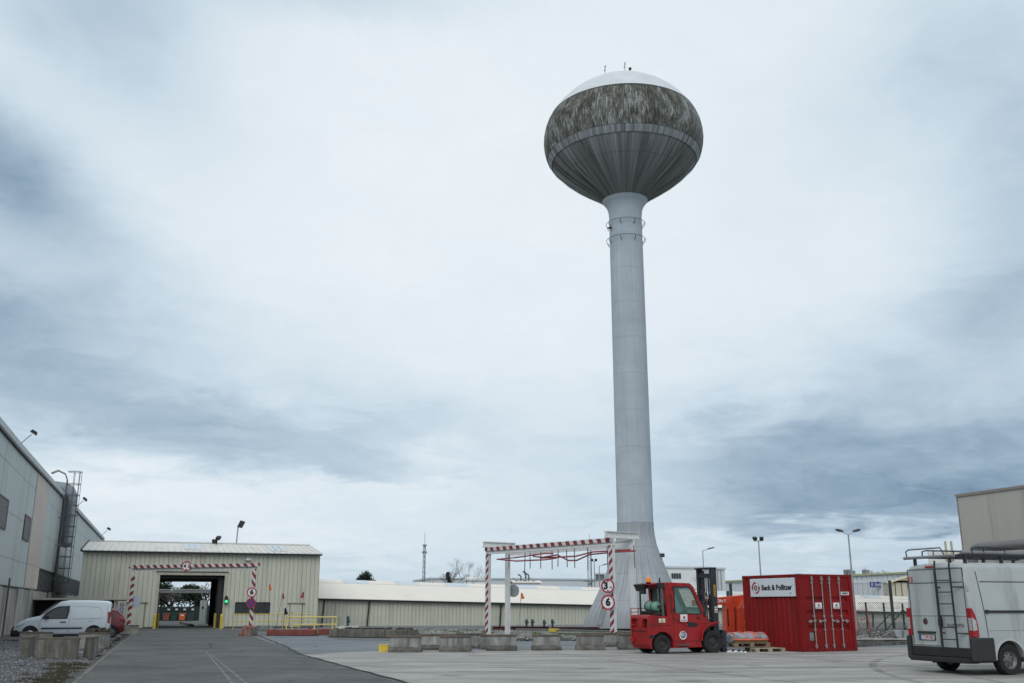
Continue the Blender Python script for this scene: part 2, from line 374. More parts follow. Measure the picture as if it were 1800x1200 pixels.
patch(-9.6, 36.1, 1.3, .12, 1.05)
tag(mk.build('road_marking', M_line, fix=False), kind='structure')
# pale concrete margin and joints of the road
kb = MB()
for t0 in range(-30, 52, 6):
    a = rd(t0, -.10); b_ = rd(t0 + 5.97, -.10); c = rd(t0 + 5.97, .0); d = rd(t0, .0)
    vs = [(p[0], p[1], gz(*p) + z) for z in (-.05, .015) for p in (a, d, c, b_)]
    kb.add(vs, [(0, 1, 2, 3), (4, 7, 6, 5), (0, 4, 5, 1), (1, 5, 6, 2), (2, 6, 7, 3), (3, 7, 4, 0)])
tag(kb.build('road_edge', mat('edge_concrete', (.15, .145, .135), .85, var=.3, scale=2, dirt=(.06, .06, .05), dirt_amt=.8)), kind='structure')
jt = MB(); M_joint = mat('joint_tar', (.022, .022, .022), .7)
def crack(pts, wd):
    for (a, b_), (c, d) in zip(pts, pts[1:]):
        dx, dy = c-a, d-b_; l = sqrt(dx*dx+dy*dy); nx, ny = -dy/l*wd/2, dx/l*wd/2
        jt.add([(a-nx, b_-ny, gz(a, b_)+.017), (c-nx, d-ny, gz(c, d)+.017), (c+nx, d+ny, gz(c, d)+.017), (a+nx, b_+ny, gz(a, b_)+.017)], [(0, 1, 2, 3)])
def wob(p, q, n, amp, wd):
    P_ = []
    for i in range(n+1):
        t = i/n; P_.append((p[0]+(q[0]-p[0])*t + random.uniform(-amp, amp), p[1]+(q[1]-p[1])*t + random.uniform(-amp, amp)))
    crack(P_, wd)
wob((-16.3, 64.2), (-6.85, 33.3), 40, .05, .10); wob((-6.85, 33.3), (-1.9, 20.5), 20, .04, .07)
wob((-11.4, 28.2), (-8.2, 28.9), 12, .06, .05); wob((-9.4, 31), (-6.9, 31.9), 10, .08, .035); wob((-13.5, 37), (-10.2, 39), 10, .1, .04)
wob((-13, 44), (-11.5, 39), 10, .1, .04); wob((-6.6, 25), (-4.6, 26.6), 9, .1, .03); wob((-8.5, 23), (-7.2, 23.4), 6, .06, .03)
for x0 in (2.2, 8.7, 15.2): wob((x0 - 1.4, 36), (x0 + 4.6, 18), 14, .02, .022)
for y0 in (31.5, 27, 23.3): wob((-5.2 + (33.4-y0)*.36, y0), (24, y0 + 8.5), 24, .02, .02)
tag(jt.build('road_crack', M_joint, fix=False), kind='structure')
# rubber marks left by turning vehicles on the concrete
m_ = bpy.data.materials.new('tyre_mark'); m_.use_nodes = True; t = NT(m_.node_tree); b_n = t.n['Principled BSDF']
oc = t.node('ShaderNodeTexCoord').outputs['Object']; t.l.new(t.ramp(t.noise(oc, 1.1, 9, .75), [(.38, (0, 0, 0)), (.66, (.34, .34, .34))]), b_n.inputs['Alpha']); b_n.inputs['Base Color'].default_value = (.05, .05, .048, 1); b_n.inputs['Roughness'].default_value = .8
jt = MB()
def arc(cx, cy, r, a0, a1, wd=.2, n=40):
    P_ = [(cx + r*cos(radians(a0 + (a1-a0)*i/n)), cy + r*sin(radians(a0 + (a1-a0)*i/n))) for i in range(n+1)]
    crack([p for p in P_], wd)
for cx, cy, r, a0, a1 in ((-9, 12, 24, 20, 78), (-9, 12, 25.6, 20, 78), (14, -4, 36, 62, 112), (14, -4, 37.6, 62, 112), (4, 60, 34, 255, 300), (4, 60, 35.7, 255, 300), (30, 20, 20, 120, 200), (30, 20, 21.7, 120, 200)): arc(cx, cy, r, a0, a1)
o = jt.build('tyre_mark', m_, fix=False); tag(o, kind='structure')
# kerbs round the gravel bed
kb = MB()
def kerb(pts, h=.13, wd=.14, mb=None):
    for (a, b_), (c, d) in zip(pts, pts[1:]):
        L = sqrt((c-a)**2 + (d-b_)**2); k = max(1, int(L/1.0))
        for i in range(k):
            t0, t1 = i/k + .008, (i+1)/k - .008; j = random.uniform(-.012, .012)
            p = (a+(c-a)*t0, b_+(d-b_)*t0); q = (a+(c-a)*t1, b_+(d-b_)*t1)
            (mb or kb).bar((p[0], p[1], gz(*p) + h/2 - .02 + j), (q[0], q[1], gz(*q) + h/2 - .02 + j), wd, h + .04)
kerb([(-5.1, 52.6), (-4.75, 46.6), (2.9, 47.6), (7.6, 49.9), (30, 53.6)])
kerb([(12.7, 38.6), (16.5, 42.4), (24, 46)], .14)
kerb([(12.6, 41.2), (15.5, 43.9), (20, 45.9)], .12)
tag(kb.build('kerb', mat('dark_kerb', (.13, .13, .12), .9, var=.35, scale=3, dirt=(.04, .04, .035), dirt_amt=.8, bump=.4)), kind='structure')
# ------------------------------------------------------------------ building materials
M_beige = mat('beige_cladding', (.54, .55, .465), .55, var=.05, scale=.6, dirt=(.42, .42, .35), dirt_amt=.5, streak=True)
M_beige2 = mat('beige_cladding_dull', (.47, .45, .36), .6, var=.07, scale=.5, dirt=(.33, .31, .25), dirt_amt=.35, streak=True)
M_white_clad = mat('pale_cladding', (.44, .50, .495), .55, var=.06, scale=.25, dirt=(.36, .38, .36), dirt_amt=.4, streak=True)
M_tan = mat('tan_panel', (.50, .455, .40), .6, var=.08, scale=.4, dirt=(.40, .36, .31), dirt_amt=.3, streak=True)
M_conc_wall = mat('concrete_wall', (.27, .265, .25), .85, var=.25, scale=.5, dirt=(.10, .10, .095), dirt_amt=.6, streak=True, bump=.3)
M_dark = mat('dark_trim', (.025, .027, .03), .5)
M_roofm = mat('pale_roof_sheet', (.62, .61, .57), .5, var=.07, scale=.8, dirt=(.45, .43, .39), dirt_amt=.4)
M_roofc = mat('cream_roof_sheet', (.74, .70, .62), .5, var=.03, scale=.5, dirt=(.66, .62, .55), dirt_amt=.2)
M_skyl = mat('skylight_sheet', (.50, .58, .66), .35, var=.08)
M_glass = glass('dark_glass', (.02, .026, .03), .08)
M_winpane = mat('grimy_pane', (.035, .04, .045), .25, var=.4, scale=2.5)
M_steel = mat('grey_steel', (.22, .23, .24), .5, .4, var=.15, scale=4)
M_galv = mat('galvanised', (.34, .36, .375), .45, .5, var=.15, scale=3)
M_black = mat('black_metal', (.018, .019, .022), .45, var=.2)
M_lampglass = glass('lamp_glass', (.12, .13, .14), .15)
M_white = mat('white_paint', (.66, .68, .68), .45, var=.06, scale=3, dirt=(.42, .40, .36), dirt_amt=.25, streak=True)
M_yellow = mat('yellow_paint', (.62, .47, .055), .5, var=.12, scale=5, dirt=(.3, .22, .06), dirt_amt=.3)
M_red = mat('red_paint', (.33, .022, .022), .4, var=.12, scale=4)
M_signred = mat('sign_red', (.36, .018, .028), .45, var=.05)
M_signwhite = mat('sign_white', (.70, .72, .74), .45, var=.04)
M_ink = mat('black_ink', (.012, .012, .014), .5, var=.05)
M_blue = mat('sign_blue', (.02, .07, .27), .45, var=.06)

def ribwall(mb, x0, x1, z0, z1, pitch=.36, y=0., depth=.05, gap=.05, tz=None):
    """vertical sheet facing -y with narrow grooves every pitch; tz(x) may give the top height"""
    n = max(1, int(round((x1-x0)/pitch))); p = (x1-x0)/n; xs = []
    for i in range(n):
        a = x0 + i*p; xs += [(a, y), (a + p - gap, y), (a + p - gap*.8, y + depth), (a + p - gap*.2, y + depth)]
    xs.append((x1, y)); vs = []; fs = []
    for x, yy in xs: vs += [(x, yy, z0), (x, yy, tz(x) if tz else z1)]
    for i in range(len(xs)-1): fs.append((2*i, 2*i+2, 2*i+3, 2*i+1))
    mb.add(vs, fs)

def floodlight(loc, rotz, label, group='floodlights on the buildings', boom=1.0, tilt=-35, sc=1., heads=1, up=0.):
    t = thing('floodlight', label, 'floodlight', loc, rotz, group)
    b = MB(); b.tube([(0, 0, 0), (0, -boom*.45, boom*.55), (0, -boom*.8, boom*.9 + up)], .03*sc, 6); b.build('arm', M_black, t)
    for k in range(heads):
        ox = (k - (heads-1)/2)*.75*sc
        h = MB(); h.prism([(-.27*sc, -.10*sc), (.27*sc, -.10*sc), (.2*sc, .14*sc), (-.2*sc, .14*sc)], 'yz', -.30*sc, .30*sc)
        o = h.build('lamp_head', M_black, t, bevel=.02); o.location = (ox, -boom*.8 - .1, boom*.9 + .12 + up); o.rotation_euler = (radians(tilt), 0, 0)
        g = MB(); g.box(-.26*sc, .26*sc, -.23*sc, .23*sc, -.115*sc, -.098*sc); g.build('lens', M_lampglass, o)
    return t

# ------------------------------------------------------------------ white warehouse on the left
wh = thing('warehouse', 'long pale metal-clad warehouse with concrete base running away on the left', 'warehouse', (-27.8, 55, 0), AZ + pi/2)
# local x runs along the wall away from the viewer, local y = outwards is -y
topz = lambda x: 10.0 + .0098*max(0, x) - (.0)
def wallsheet(x0, x1, z0, z1, m, name, tz=None, parent=wh, pitch=.3, dy=0.):
    b = MB(); ribwall(b, x0, x1, z0, z1, pitch, dy, .025, .05, tz); return b.build(name, m, parent)
SX0, SX1 = 9.5, 17.2
for (a, b_) in ((-24, SX0), (SX1, 100)):
    for z0, z1 in ((2.62, 4.08), (4.1, 6.42), (6.44, 8.78)):
        if z0 < 4 and a > 0: continue
        wallsheet(a, b_, z0, z1, M_white_clad, 'cladding')
    wallsheet(a, b_, 8.8, 10, M_white_clad, 'cladding', topz)
wallsheet(SX0 + .02, SX1 - .02, 4.12, 10, M_tan, 'tan_panel', topz, pitch=.48, dy=-.02)
wallsheet(SX0 + .02, SX1 - .02, 2.6, 4.1, M_tan, 'tan_panel', None, pitch=7.7, dy=-.02)
b = MB(); b.box(-24, 100, .06, 22, -.8, 9.9); b.build('core_wall', M_conc_wall, wh)
b = MB()
xx = -24.
while xx < 100:
    l = random.uniform(2.2, 3.6); y = random.uniform(-.12, .0); b.box(xx, min(100, xx + l - .03), y, .055, -.8, 2.5 + random.uniform(-.05, .05)); xx += l
b.build('concrete_base', M_conc_wall, wh)
b = MB()
for i in range(31): b.box(SX1 + .1 + i*2.65, SX1 + 2.7 + i*2.65, -.03, .05, 2.66, 3.98)
b.build('strip_window', mat('strip_pane', (.10, .115, .12), .35, var=.35, scale=2.5), wh)
b = MB()
for i in range(100): b.box(SX1 + .1 + i*.82, SX1 + .15 + i*.82, -.06, -.03, 2.66, 3.98)
b.box(SX1, 100, -.09, -.03, 2.58, 2.66); b.box(SX1, 100, -.09, -.03, 3.98, 4.08); b.build('window_frame', M_dark, wh)
b = MB(); b.box(-24, SX1, -.06, .0, 2.54, 2.62); b.build('base_flashing', M_dark, wh)
b = MB()
for i in range(31):
    a, c = -24 + 4*i, -20 + 4*i
    b.add([(a, -.14, topz(a) - .02), (c, -.14, topz(c) - .02), (c, .5, topz(c) - .02), (a, .5, topz(a) - .02), (a, -.14, topz(a) + .28), (c, -.14, topz(c) + .28), (c, .5, topz(c) + .28), (a, .5, topz(a) + .28)],
          [(0, 3, 2, 1), (4, 5, 6, 7), (0, 1, 5, 4), (1, 2, 6, 5), (2, 3, 7, 6), (3, 0, 4, 7)])
b.build('parapet_cap', M_white_clad, wh)
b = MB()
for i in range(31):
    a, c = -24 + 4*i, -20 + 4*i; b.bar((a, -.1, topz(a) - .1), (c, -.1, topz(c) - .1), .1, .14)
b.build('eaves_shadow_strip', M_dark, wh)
def louvre(x0, x1, z0, z1):
    fr = MB(); w_ = .09
    for q in ((x0, x1, z0, z0+w_), (x0, x1, z1-w_, z1), (x0, x0+w_, z0+w_, z1-w_), (x1-w_, x1, z0+w_, z1-w_)): fr.box(q[0], q[1], -.06, .0, q[2], q[3])
    f = fr.build('louvre_vent', mat('louvre_maroon', (.10, .05, .055), .6), wh)
    bk = MB(); bk.box(x0+w_, x1-w_, -.03, -.02, z0+w_, z1-w_); bk.build('backing', M_black, f)
    s = MB(); n = 10
    for i in range(n):
        z = z0 + w_ + (z1-z0-2*w_)*(i+.5)/n; s.bar((x0+w_, -.05, z), (x1-w_, -.05, z), .012, .05, (0, -.2, 1))
    s.build('slat', mat('louvre_grey', (.24, .23, .24), .6), f)
louvre(-6.2, -2.0, 5.4, 7.0); louvre(5.65, 8.7, 5.4, 6.9)
b = MB(); b.box(19.2, 22.8, -.2, -.125, -.15, 1.95); b.build('door', M_red, wh)
b = MB(); b.cyl((28.0, -.15, -.3), (28.0, -.15, 10.4), .09, n=8)
b.cyl((24.0, -.12, -.3), (24.0, -.12, 2.5), .05, n=6); b.cyl((1.2, -.17, -.3), (1.2, -.17, 3.0), .05, n=6)
b.split('drainpipe', mat('brown_pipe', (.10, .075, .065), .6), wh)
# cabinets and graffiti-like weathered patches at the foot
b = MB(); b.box(24.4, 25.6, -.34, -.13, .0, 1.8); b.build('meter_cabinet', mat('orange_brown', (.34, .12, .07), .7, var=.4, scale=3), wh)
# exhaust duct: vertical drum and elbow over the parapet
du = thing('exhaust_duct', 'fat galvanised exhaust duct hanging on the warehouse wall behind the caged ladder', 'duct', (-27.8 + D_.x*29.0, 55 + D_.y*29.0, 0), AZ + pi/2)
b = MB(); b.tube([(0, -.62, 6.5), (0, -.62, 9.9), (0, -.59, 10.4), (0, -.4, 10.8), (0, -.05, 11.0), (0, .8, 11.1), (0, 3.0, 11.1)], .47, 20); b.build('pipe', mat('duct_grey', (.24, .27, .30), .5, .5, var=.2, scale=2), du, 40)
b = MB(); b.lathe([(6.12, .0), (6.18, .25), (6.36, .42), (6.5, .48)], 20, 0, -.62); b.build('bottom_cap', M_galv, du, 60)
b = MB()
for z in (7.4, 8.6, 9.8): b.lathe([(z, .472), (z, .50), (z+.08, .50), (z+.08, .472)], 20, 0, -.62)
b.split('clamp_ring', M_steel, du)
# caged ladder
la = thing('caged_ladder', 'tall dark steel ladder with safety cage against the warehouse wall', 'ladder', (-27.8 + D_.x*26.6, 55 + D_.y*26.6, 0), AZ + pi/2)
b = MB()
for x in (-.28, .28): b.tube([(x, -.35, 3.0), (x, -.35, 11.4), (x, -.15, 11.9), (x, .4, 12.15), (x, .9, 11.9)], .04, 6)
b.build('rail', mat('ladder_steel', (.10, .11, .12), .5, .3), la)
b = MB()
z = 3.2
while z < 11.3: b.cyl((-.28, -.35, z), (.28, -.35, z), .018, n=5); z += .3
b.build('rung', M_steel, la)
b = MB()
zs = [3.3, 4.4, 5.3, 6.1, 6.9, 7.7, 8.6, 9.4, 10.2, 11.1, 12.1]
for z in zs:
    pts = [(-.28, -.35, z)] + [(-.48*cos(t), -.85 - .55*sin(t), z) for t in [pi*k/8 for k in range(9)]] + [(.28, -.35, z)]
    b.tube(pts, .028, 5)
for t in (0, .25, .5, .75, 1.0): b.cyl((-.48*cos(pi*t), -.85 - .55*sin(pi*t), 3.3), (-.48*cos(pi*t), -.85 - .55*sin(pi*t), 12.1), .022, n=5)
b.build('safety_cage', mat('ladder_steel', (.10, .11, .12), .5, .3), la)
b = MB()
for z in (3.6, 6.2, 8.4, 10.0): b.bar((-.28, -.35, z), (-.28, -.02, z), .05, .05); b.bar((.28, -.35, z), (.28, -.02, z), .05, .05)
b.split('wall_bracket', M_steel, la)
def on_wall(t, out=0., z=0.): return (-27.8 + D_.x*t + E_.x*out, 55 + D_.y*t + E_.y*out, z)
floodlight(on_wall(-.9, .0, 10.1), AZ + pi/2, 'black floodlight on the warehouse parapet nearest the left frame edge', boom=.75, tilt=30, sc=.7)
floodlight(on_wall(41.5, .0, 10.4), AZ + pi/2, 'black floodlight on the warehouse wall just past the ladder cage', boom=.9, tilt=40, sc=.9)
floodlight(on_wall(91, .0, 10.9), AZ + pi/2, 'far floodlight on the warehouse parapet above the gatehouse roof', boom=1.1, tilt=30, sc=1.1)

# ------------------------------------------------------------------ gatehouse with the drive-through opening
gb = thing('gatehouse', 'beige ribbed metal gatehouse with a wide drive-through opening', 'building', (-34.2, 80.5, 0), AZ)
X0, X1, OX0, OX1, OZ, EV, RD, RZ = -.3, 18.65, 5.7, 10.82, 3.95, 5.78, 8.0, 7.0
b = MB()
ribwall(b, X0, OX0 - .15, -.15, EV); ribwall(b, OX0 - .15, OX1 + .15, OZ + .28, EV); ribwall(b, OX1 + .15, X1, -.15, EV)
b.build('front_wall', M_beige, gb)
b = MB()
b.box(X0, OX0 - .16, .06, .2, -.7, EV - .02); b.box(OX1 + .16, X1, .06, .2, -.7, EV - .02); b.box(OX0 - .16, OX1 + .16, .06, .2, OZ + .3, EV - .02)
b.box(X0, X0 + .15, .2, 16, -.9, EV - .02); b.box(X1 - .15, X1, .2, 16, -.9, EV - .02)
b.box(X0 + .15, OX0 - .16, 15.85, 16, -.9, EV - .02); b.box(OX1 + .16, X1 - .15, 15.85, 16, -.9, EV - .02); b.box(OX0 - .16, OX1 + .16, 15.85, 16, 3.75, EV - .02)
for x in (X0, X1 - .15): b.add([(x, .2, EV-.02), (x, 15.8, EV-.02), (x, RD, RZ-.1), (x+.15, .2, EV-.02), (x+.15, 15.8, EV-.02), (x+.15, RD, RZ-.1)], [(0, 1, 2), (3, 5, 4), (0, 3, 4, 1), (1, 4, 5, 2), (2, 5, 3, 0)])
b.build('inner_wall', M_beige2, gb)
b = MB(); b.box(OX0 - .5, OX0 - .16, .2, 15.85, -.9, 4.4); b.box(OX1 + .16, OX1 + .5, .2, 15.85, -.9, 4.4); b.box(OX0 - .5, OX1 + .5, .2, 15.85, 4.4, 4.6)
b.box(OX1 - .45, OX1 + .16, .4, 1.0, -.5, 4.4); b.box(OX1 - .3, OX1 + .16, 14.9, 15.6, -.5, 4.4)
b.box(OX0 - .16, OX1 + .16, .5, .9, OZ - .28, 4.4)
b.build('passage_lining', mat('dark_lining', (.028, .03, .032), .7, var=.3, scale=1), gb)  # whole passage lining in one near-black tone
b = MB(); b.box(OX0 - .2, OX0, -.06, .3, -.6, OZ); b.box(OX1, OX1 + .2, -.06, .3, -.6, OZ); b.box(OX0 - .2, OX1 + .2, -.06, .3, OZ, OZ + .25)
b.build('opening_frame', mat('beige_flashing', (.44, .42, .35), .5), gb)
b = MB(); b.box(OX0 - .35, OX1 + .3, -.14, -.062, OZ + .25, OZ + .3); b.build('drip_cap', M_dark, gb)
# roof: two ribbed slopes
def roof(mb, x0, x1, y0, z0, y1, z1, pitch=1.0, th=.05, rib=.05):
    n = int(round((x1-x0)/pitch)); p = (x1-x0)/n
    mb.add([(x0, y0, z0), (x1, y0, z0), (x1, y1, z1), (x0, y1, z1), (x0, y0, z0-th), (x1, y0, z0-th), (x1, y1, z1-th), (x0, y1, z1-th)],
           [(0, 1, 2, 3), (4, 7, 6, 5), (0, 4, 5, 1), (1, 5, 6, 2), (2, 6, 7, 3), (3, 7, 4, 0)])
    for i in range(n+1):
        x = min(x1 - .03, max(x0 + .03, x0 + i*p)); mb.bar((x, y0 - .01, z0 + rib/2), (x, y1, z1 + rib/2), .06, rib)
b = MB(); roof(b, X0 - .1, X1 + .15, -.3, EV + .03, RD, RZ, .5, rib=.045); roof(b, X0 - .1, X1 + .15, RD + .005, RZ, 16.3, EV + .03, 1., rib=.045)
b.bar((X0-.1, RD, RZ+.05), (X1+.15, RD, RZ+.05), .4, .05)
rf = b.build('roof', M_roofm, gb)
b = MB()
for x in (7.4, 14.6):
    for i in range(3): b.add([(x + i*.5 + .05, 1.5, EV+.03+1.8*.147+.03), (x + i*.5 + .45, 1.5, EV+.03+1.8*.147+.03), (x + i*.5 + .45, 6.8, EV+.03+7.1*.147+.03), (x + i*.5 + .05, 6.8, EV+.03+7.1*.147+.03)], [(0, 1, 2, 3)])
b.split('skylight', M_skyl, rf, fix=False)
b = MB(); b.box(X0 - .1, X1 + .1, -.42, -.31, EV - .12, EV + .02); b.bar((X0 - .16, -.35, EV + .03), (X0 - .16, RD, RZ + .03), .1, .22); b.build('gutter', M_dark, gb)
b = MB(); b.box(X0, OX0 - .2, -.03, .1, -.7, -.14); b.box(OX1 + .2, X1, -.03, .1, -.7, -.14); b.split('plinth', mat('plinth_dark', (.09, .09, .09), .85), gb)
def door(x0, x1, z1, lab=None):
    b = MB(); b.box(x0, x1, -.05, -.003, -.2, z1); d = b.build('door', M_beige, gb)
    b = MB(); b.box(x0 - .06, x0 - .005, -.07, -.003, -.2, z1); b.box(x1 + .005, x1 + .06, -.07, -.003, -.2, z1); b.box(x0 - .25, x1 + .25, -.14, -.003, z1 + .01, z1 + .07); b.build('door_frame', mat('frame_tan', (.25, .23, .18), .6), d)
    b = MB(); b.bar((x0 + .12, -.07, .85), (x0 + .12, -.07, 1.0), .05, .04); b.build('handle', M_black, d)
door(3.55, 4.7, 1.72); door(16.35, 17.3, 1.68)
b = MB(); b.box(11.85, 14.6, -.02, -.004, .9, 1.72); wn = b.build('window', M_winpane, gb)
b = MB(); b.box(11.8, 14.65, -.06, -.005, 1.72, 1.8); b.box(11.8, 14.65, -.06, -.005, .84, .9); b.box(11.8, 11.85, -.06, -.005, .9, 1.72); b.box(14.6, 14.65, -.06, -.005, .9, 1.72); b.box(13.25, 13.3, -.05, -.021, .9, 1.72); b.build('frame', M_dark, wn)
# small lamp under the eaves
t = thing('bulkhead_lamp', 'small white lamp fixed under the gatehouse eaves', 'lamp', tuple(Vector((-34.2, 80.5, 5.25)) + E_*12.6 - D_*.1), AZ)
b = MB(); b.box(-.2, .2, -.1, .09, -.05, .12); b.build('housing', M_white, t); b = MB(); b.box(-.05, .05, -.05, .05, -.3, -.052); b.build('bracket', M_steel, t)
# traffic light
t = thing('traffic_light', 'small traffic light showing green beside the drive-through opening', 'traffic light', tuple(Vector((-34.2, 80.5, 0)) + E_*11.05 - D_*.08), AZ)
b = MB(); b.prism([(-.13, 1.65), (.13, 1.65), (.13, 2.2), (0, 2.35), (-.13, 2.2)], 'xz', -.22, .05); b.build('housing', M_black, t, bevel=.02)
b = MB(); b.disc((0, -.22, 1.85), (0, -1, 0), .12, .02, 20); b.build('green_lens', mat('green_lamp', (.02, .5, .2), .3, emit=(.03, .9, .35, .9)), t)
b = MB(); b.disc((0, -.22, 2.12), (0, -1, 0), .08, .02, 16); b.build('red_lens', mat('red_lens_off', (.08, .01, .01), .3), t)

# ------------------------------------------------------------------ long low hall behind the tower
lb = thing('long_hall', 'low beige ribbed hall with a long cream roof behind the water tower', 'building', (-17.3, 92, 0), AZ)
ez = lambda x: 2.11 - .0205*x
LX0, LX1 = -1.6, 80.
b = MB(); ribwall(b, LX0, LX1, -1.6, 2, .36, 0, .05, .05, tz=lambda x: ez(x)); b.build('front_wall', M_beige, lb)
b = MB(); b.box(LX0, LX1, -.06, .2, -2.6, -.28); 
b.build('plinth', mat('plinth_grey', (.33, .34, .35), .8, var=.1), lb)
def slab(mb, pts, th=.06): mb.add([p for p in pts] + [(p[0], p[1], p[2]-th) for p in pts], [(0, 1, 2, 3), (7, 6, 5, 4), (0, 4, 5, 1), (1, 5, 6, 2), (2, 6, 7, 3), (3, 7, 4, 0)])
b = MB(); RY, RH = 7.4, 1.93
slab(b, [(LX0, -.25, ez(LX0)+.04), (LX1, -.25, ez(LX1)+.04), (LX1, RY, ez(LX1)+RH), (LX0, RY, ez(LX0)+RH)])
slab(b, [(LX0, RY+.002, ez(LX0)+RH), (LX1, RY+.002, ez(LX1)+RH), (LX1, 15, ez(LX1)), (LX0, 15, ez(LX0))])
rf = b.build('roof', M_roofc, lb)
b = MB(); i = 0; x = 3.1
while x < 78:
    l = 2.4; z = ez(x + l/2)
    b.add([(x, RY-1.45, ez(x)+RH-.36+.02), (x+l, RY-1.45, ez(x+l)+RH-.36+.02), (x+l, RY-.15, ez(x+l)+RH+.015), (x, RY-.15, ez(x)+RH+.015)], [(0, 1, 2, 3)]); x += random.choice([5.2, 5.2, 5.2, 7.5])
b.split('skylight', M_skyl, rf, fix=False)
b = MB()
x = LX0
while x < LX1 - 1: b.add([(x, RY-1.52, ez(x)+RH-.37), (x+5, RY-1.52, ez(x+5)+RH-.37), (x+5, RY-1.45, ez(x+5)+RH-.35+.02), (x, RY-1.45, ez(x)+RH-.35+.02)], [(0, 1, 2, 3)]); x += 5
b.build('roof_lap', mat('roof_lap_grey', (.5, .49, .46), .6), rf)
b = MB(); x = LX0
b.bar((LX0, -.32, ez(LX0) - .05), (LX1, -.32, ez(LX1) - .05), .12, .17); b.build('gutter', M_dark, lb)
b = MB()
for x in (.12, 4.25, 17.1, 34, 47, 60.5, 66): b.bar((x + .12, -.1, ez(x) - .1), (x - .06, -.1, -.9), .11, .11)
b.split('downpipe', M_dark, lb)
b = MB(); b.box(LX0, LX1, .2, 14.9, -2.6, -.3); b.add([(LX1-.1, .2, -2), (LX1-.1, 14.9, -2), (LX1-.1, 14.9, ez(LX1)), (LX1-.1, RY, ez(LX1)+RH-.1), (LX1-.1, .2, ez(LX1))], [(0, 1, 2, 3, 4)])
b.build('inner_wall', M_beige2, lb)

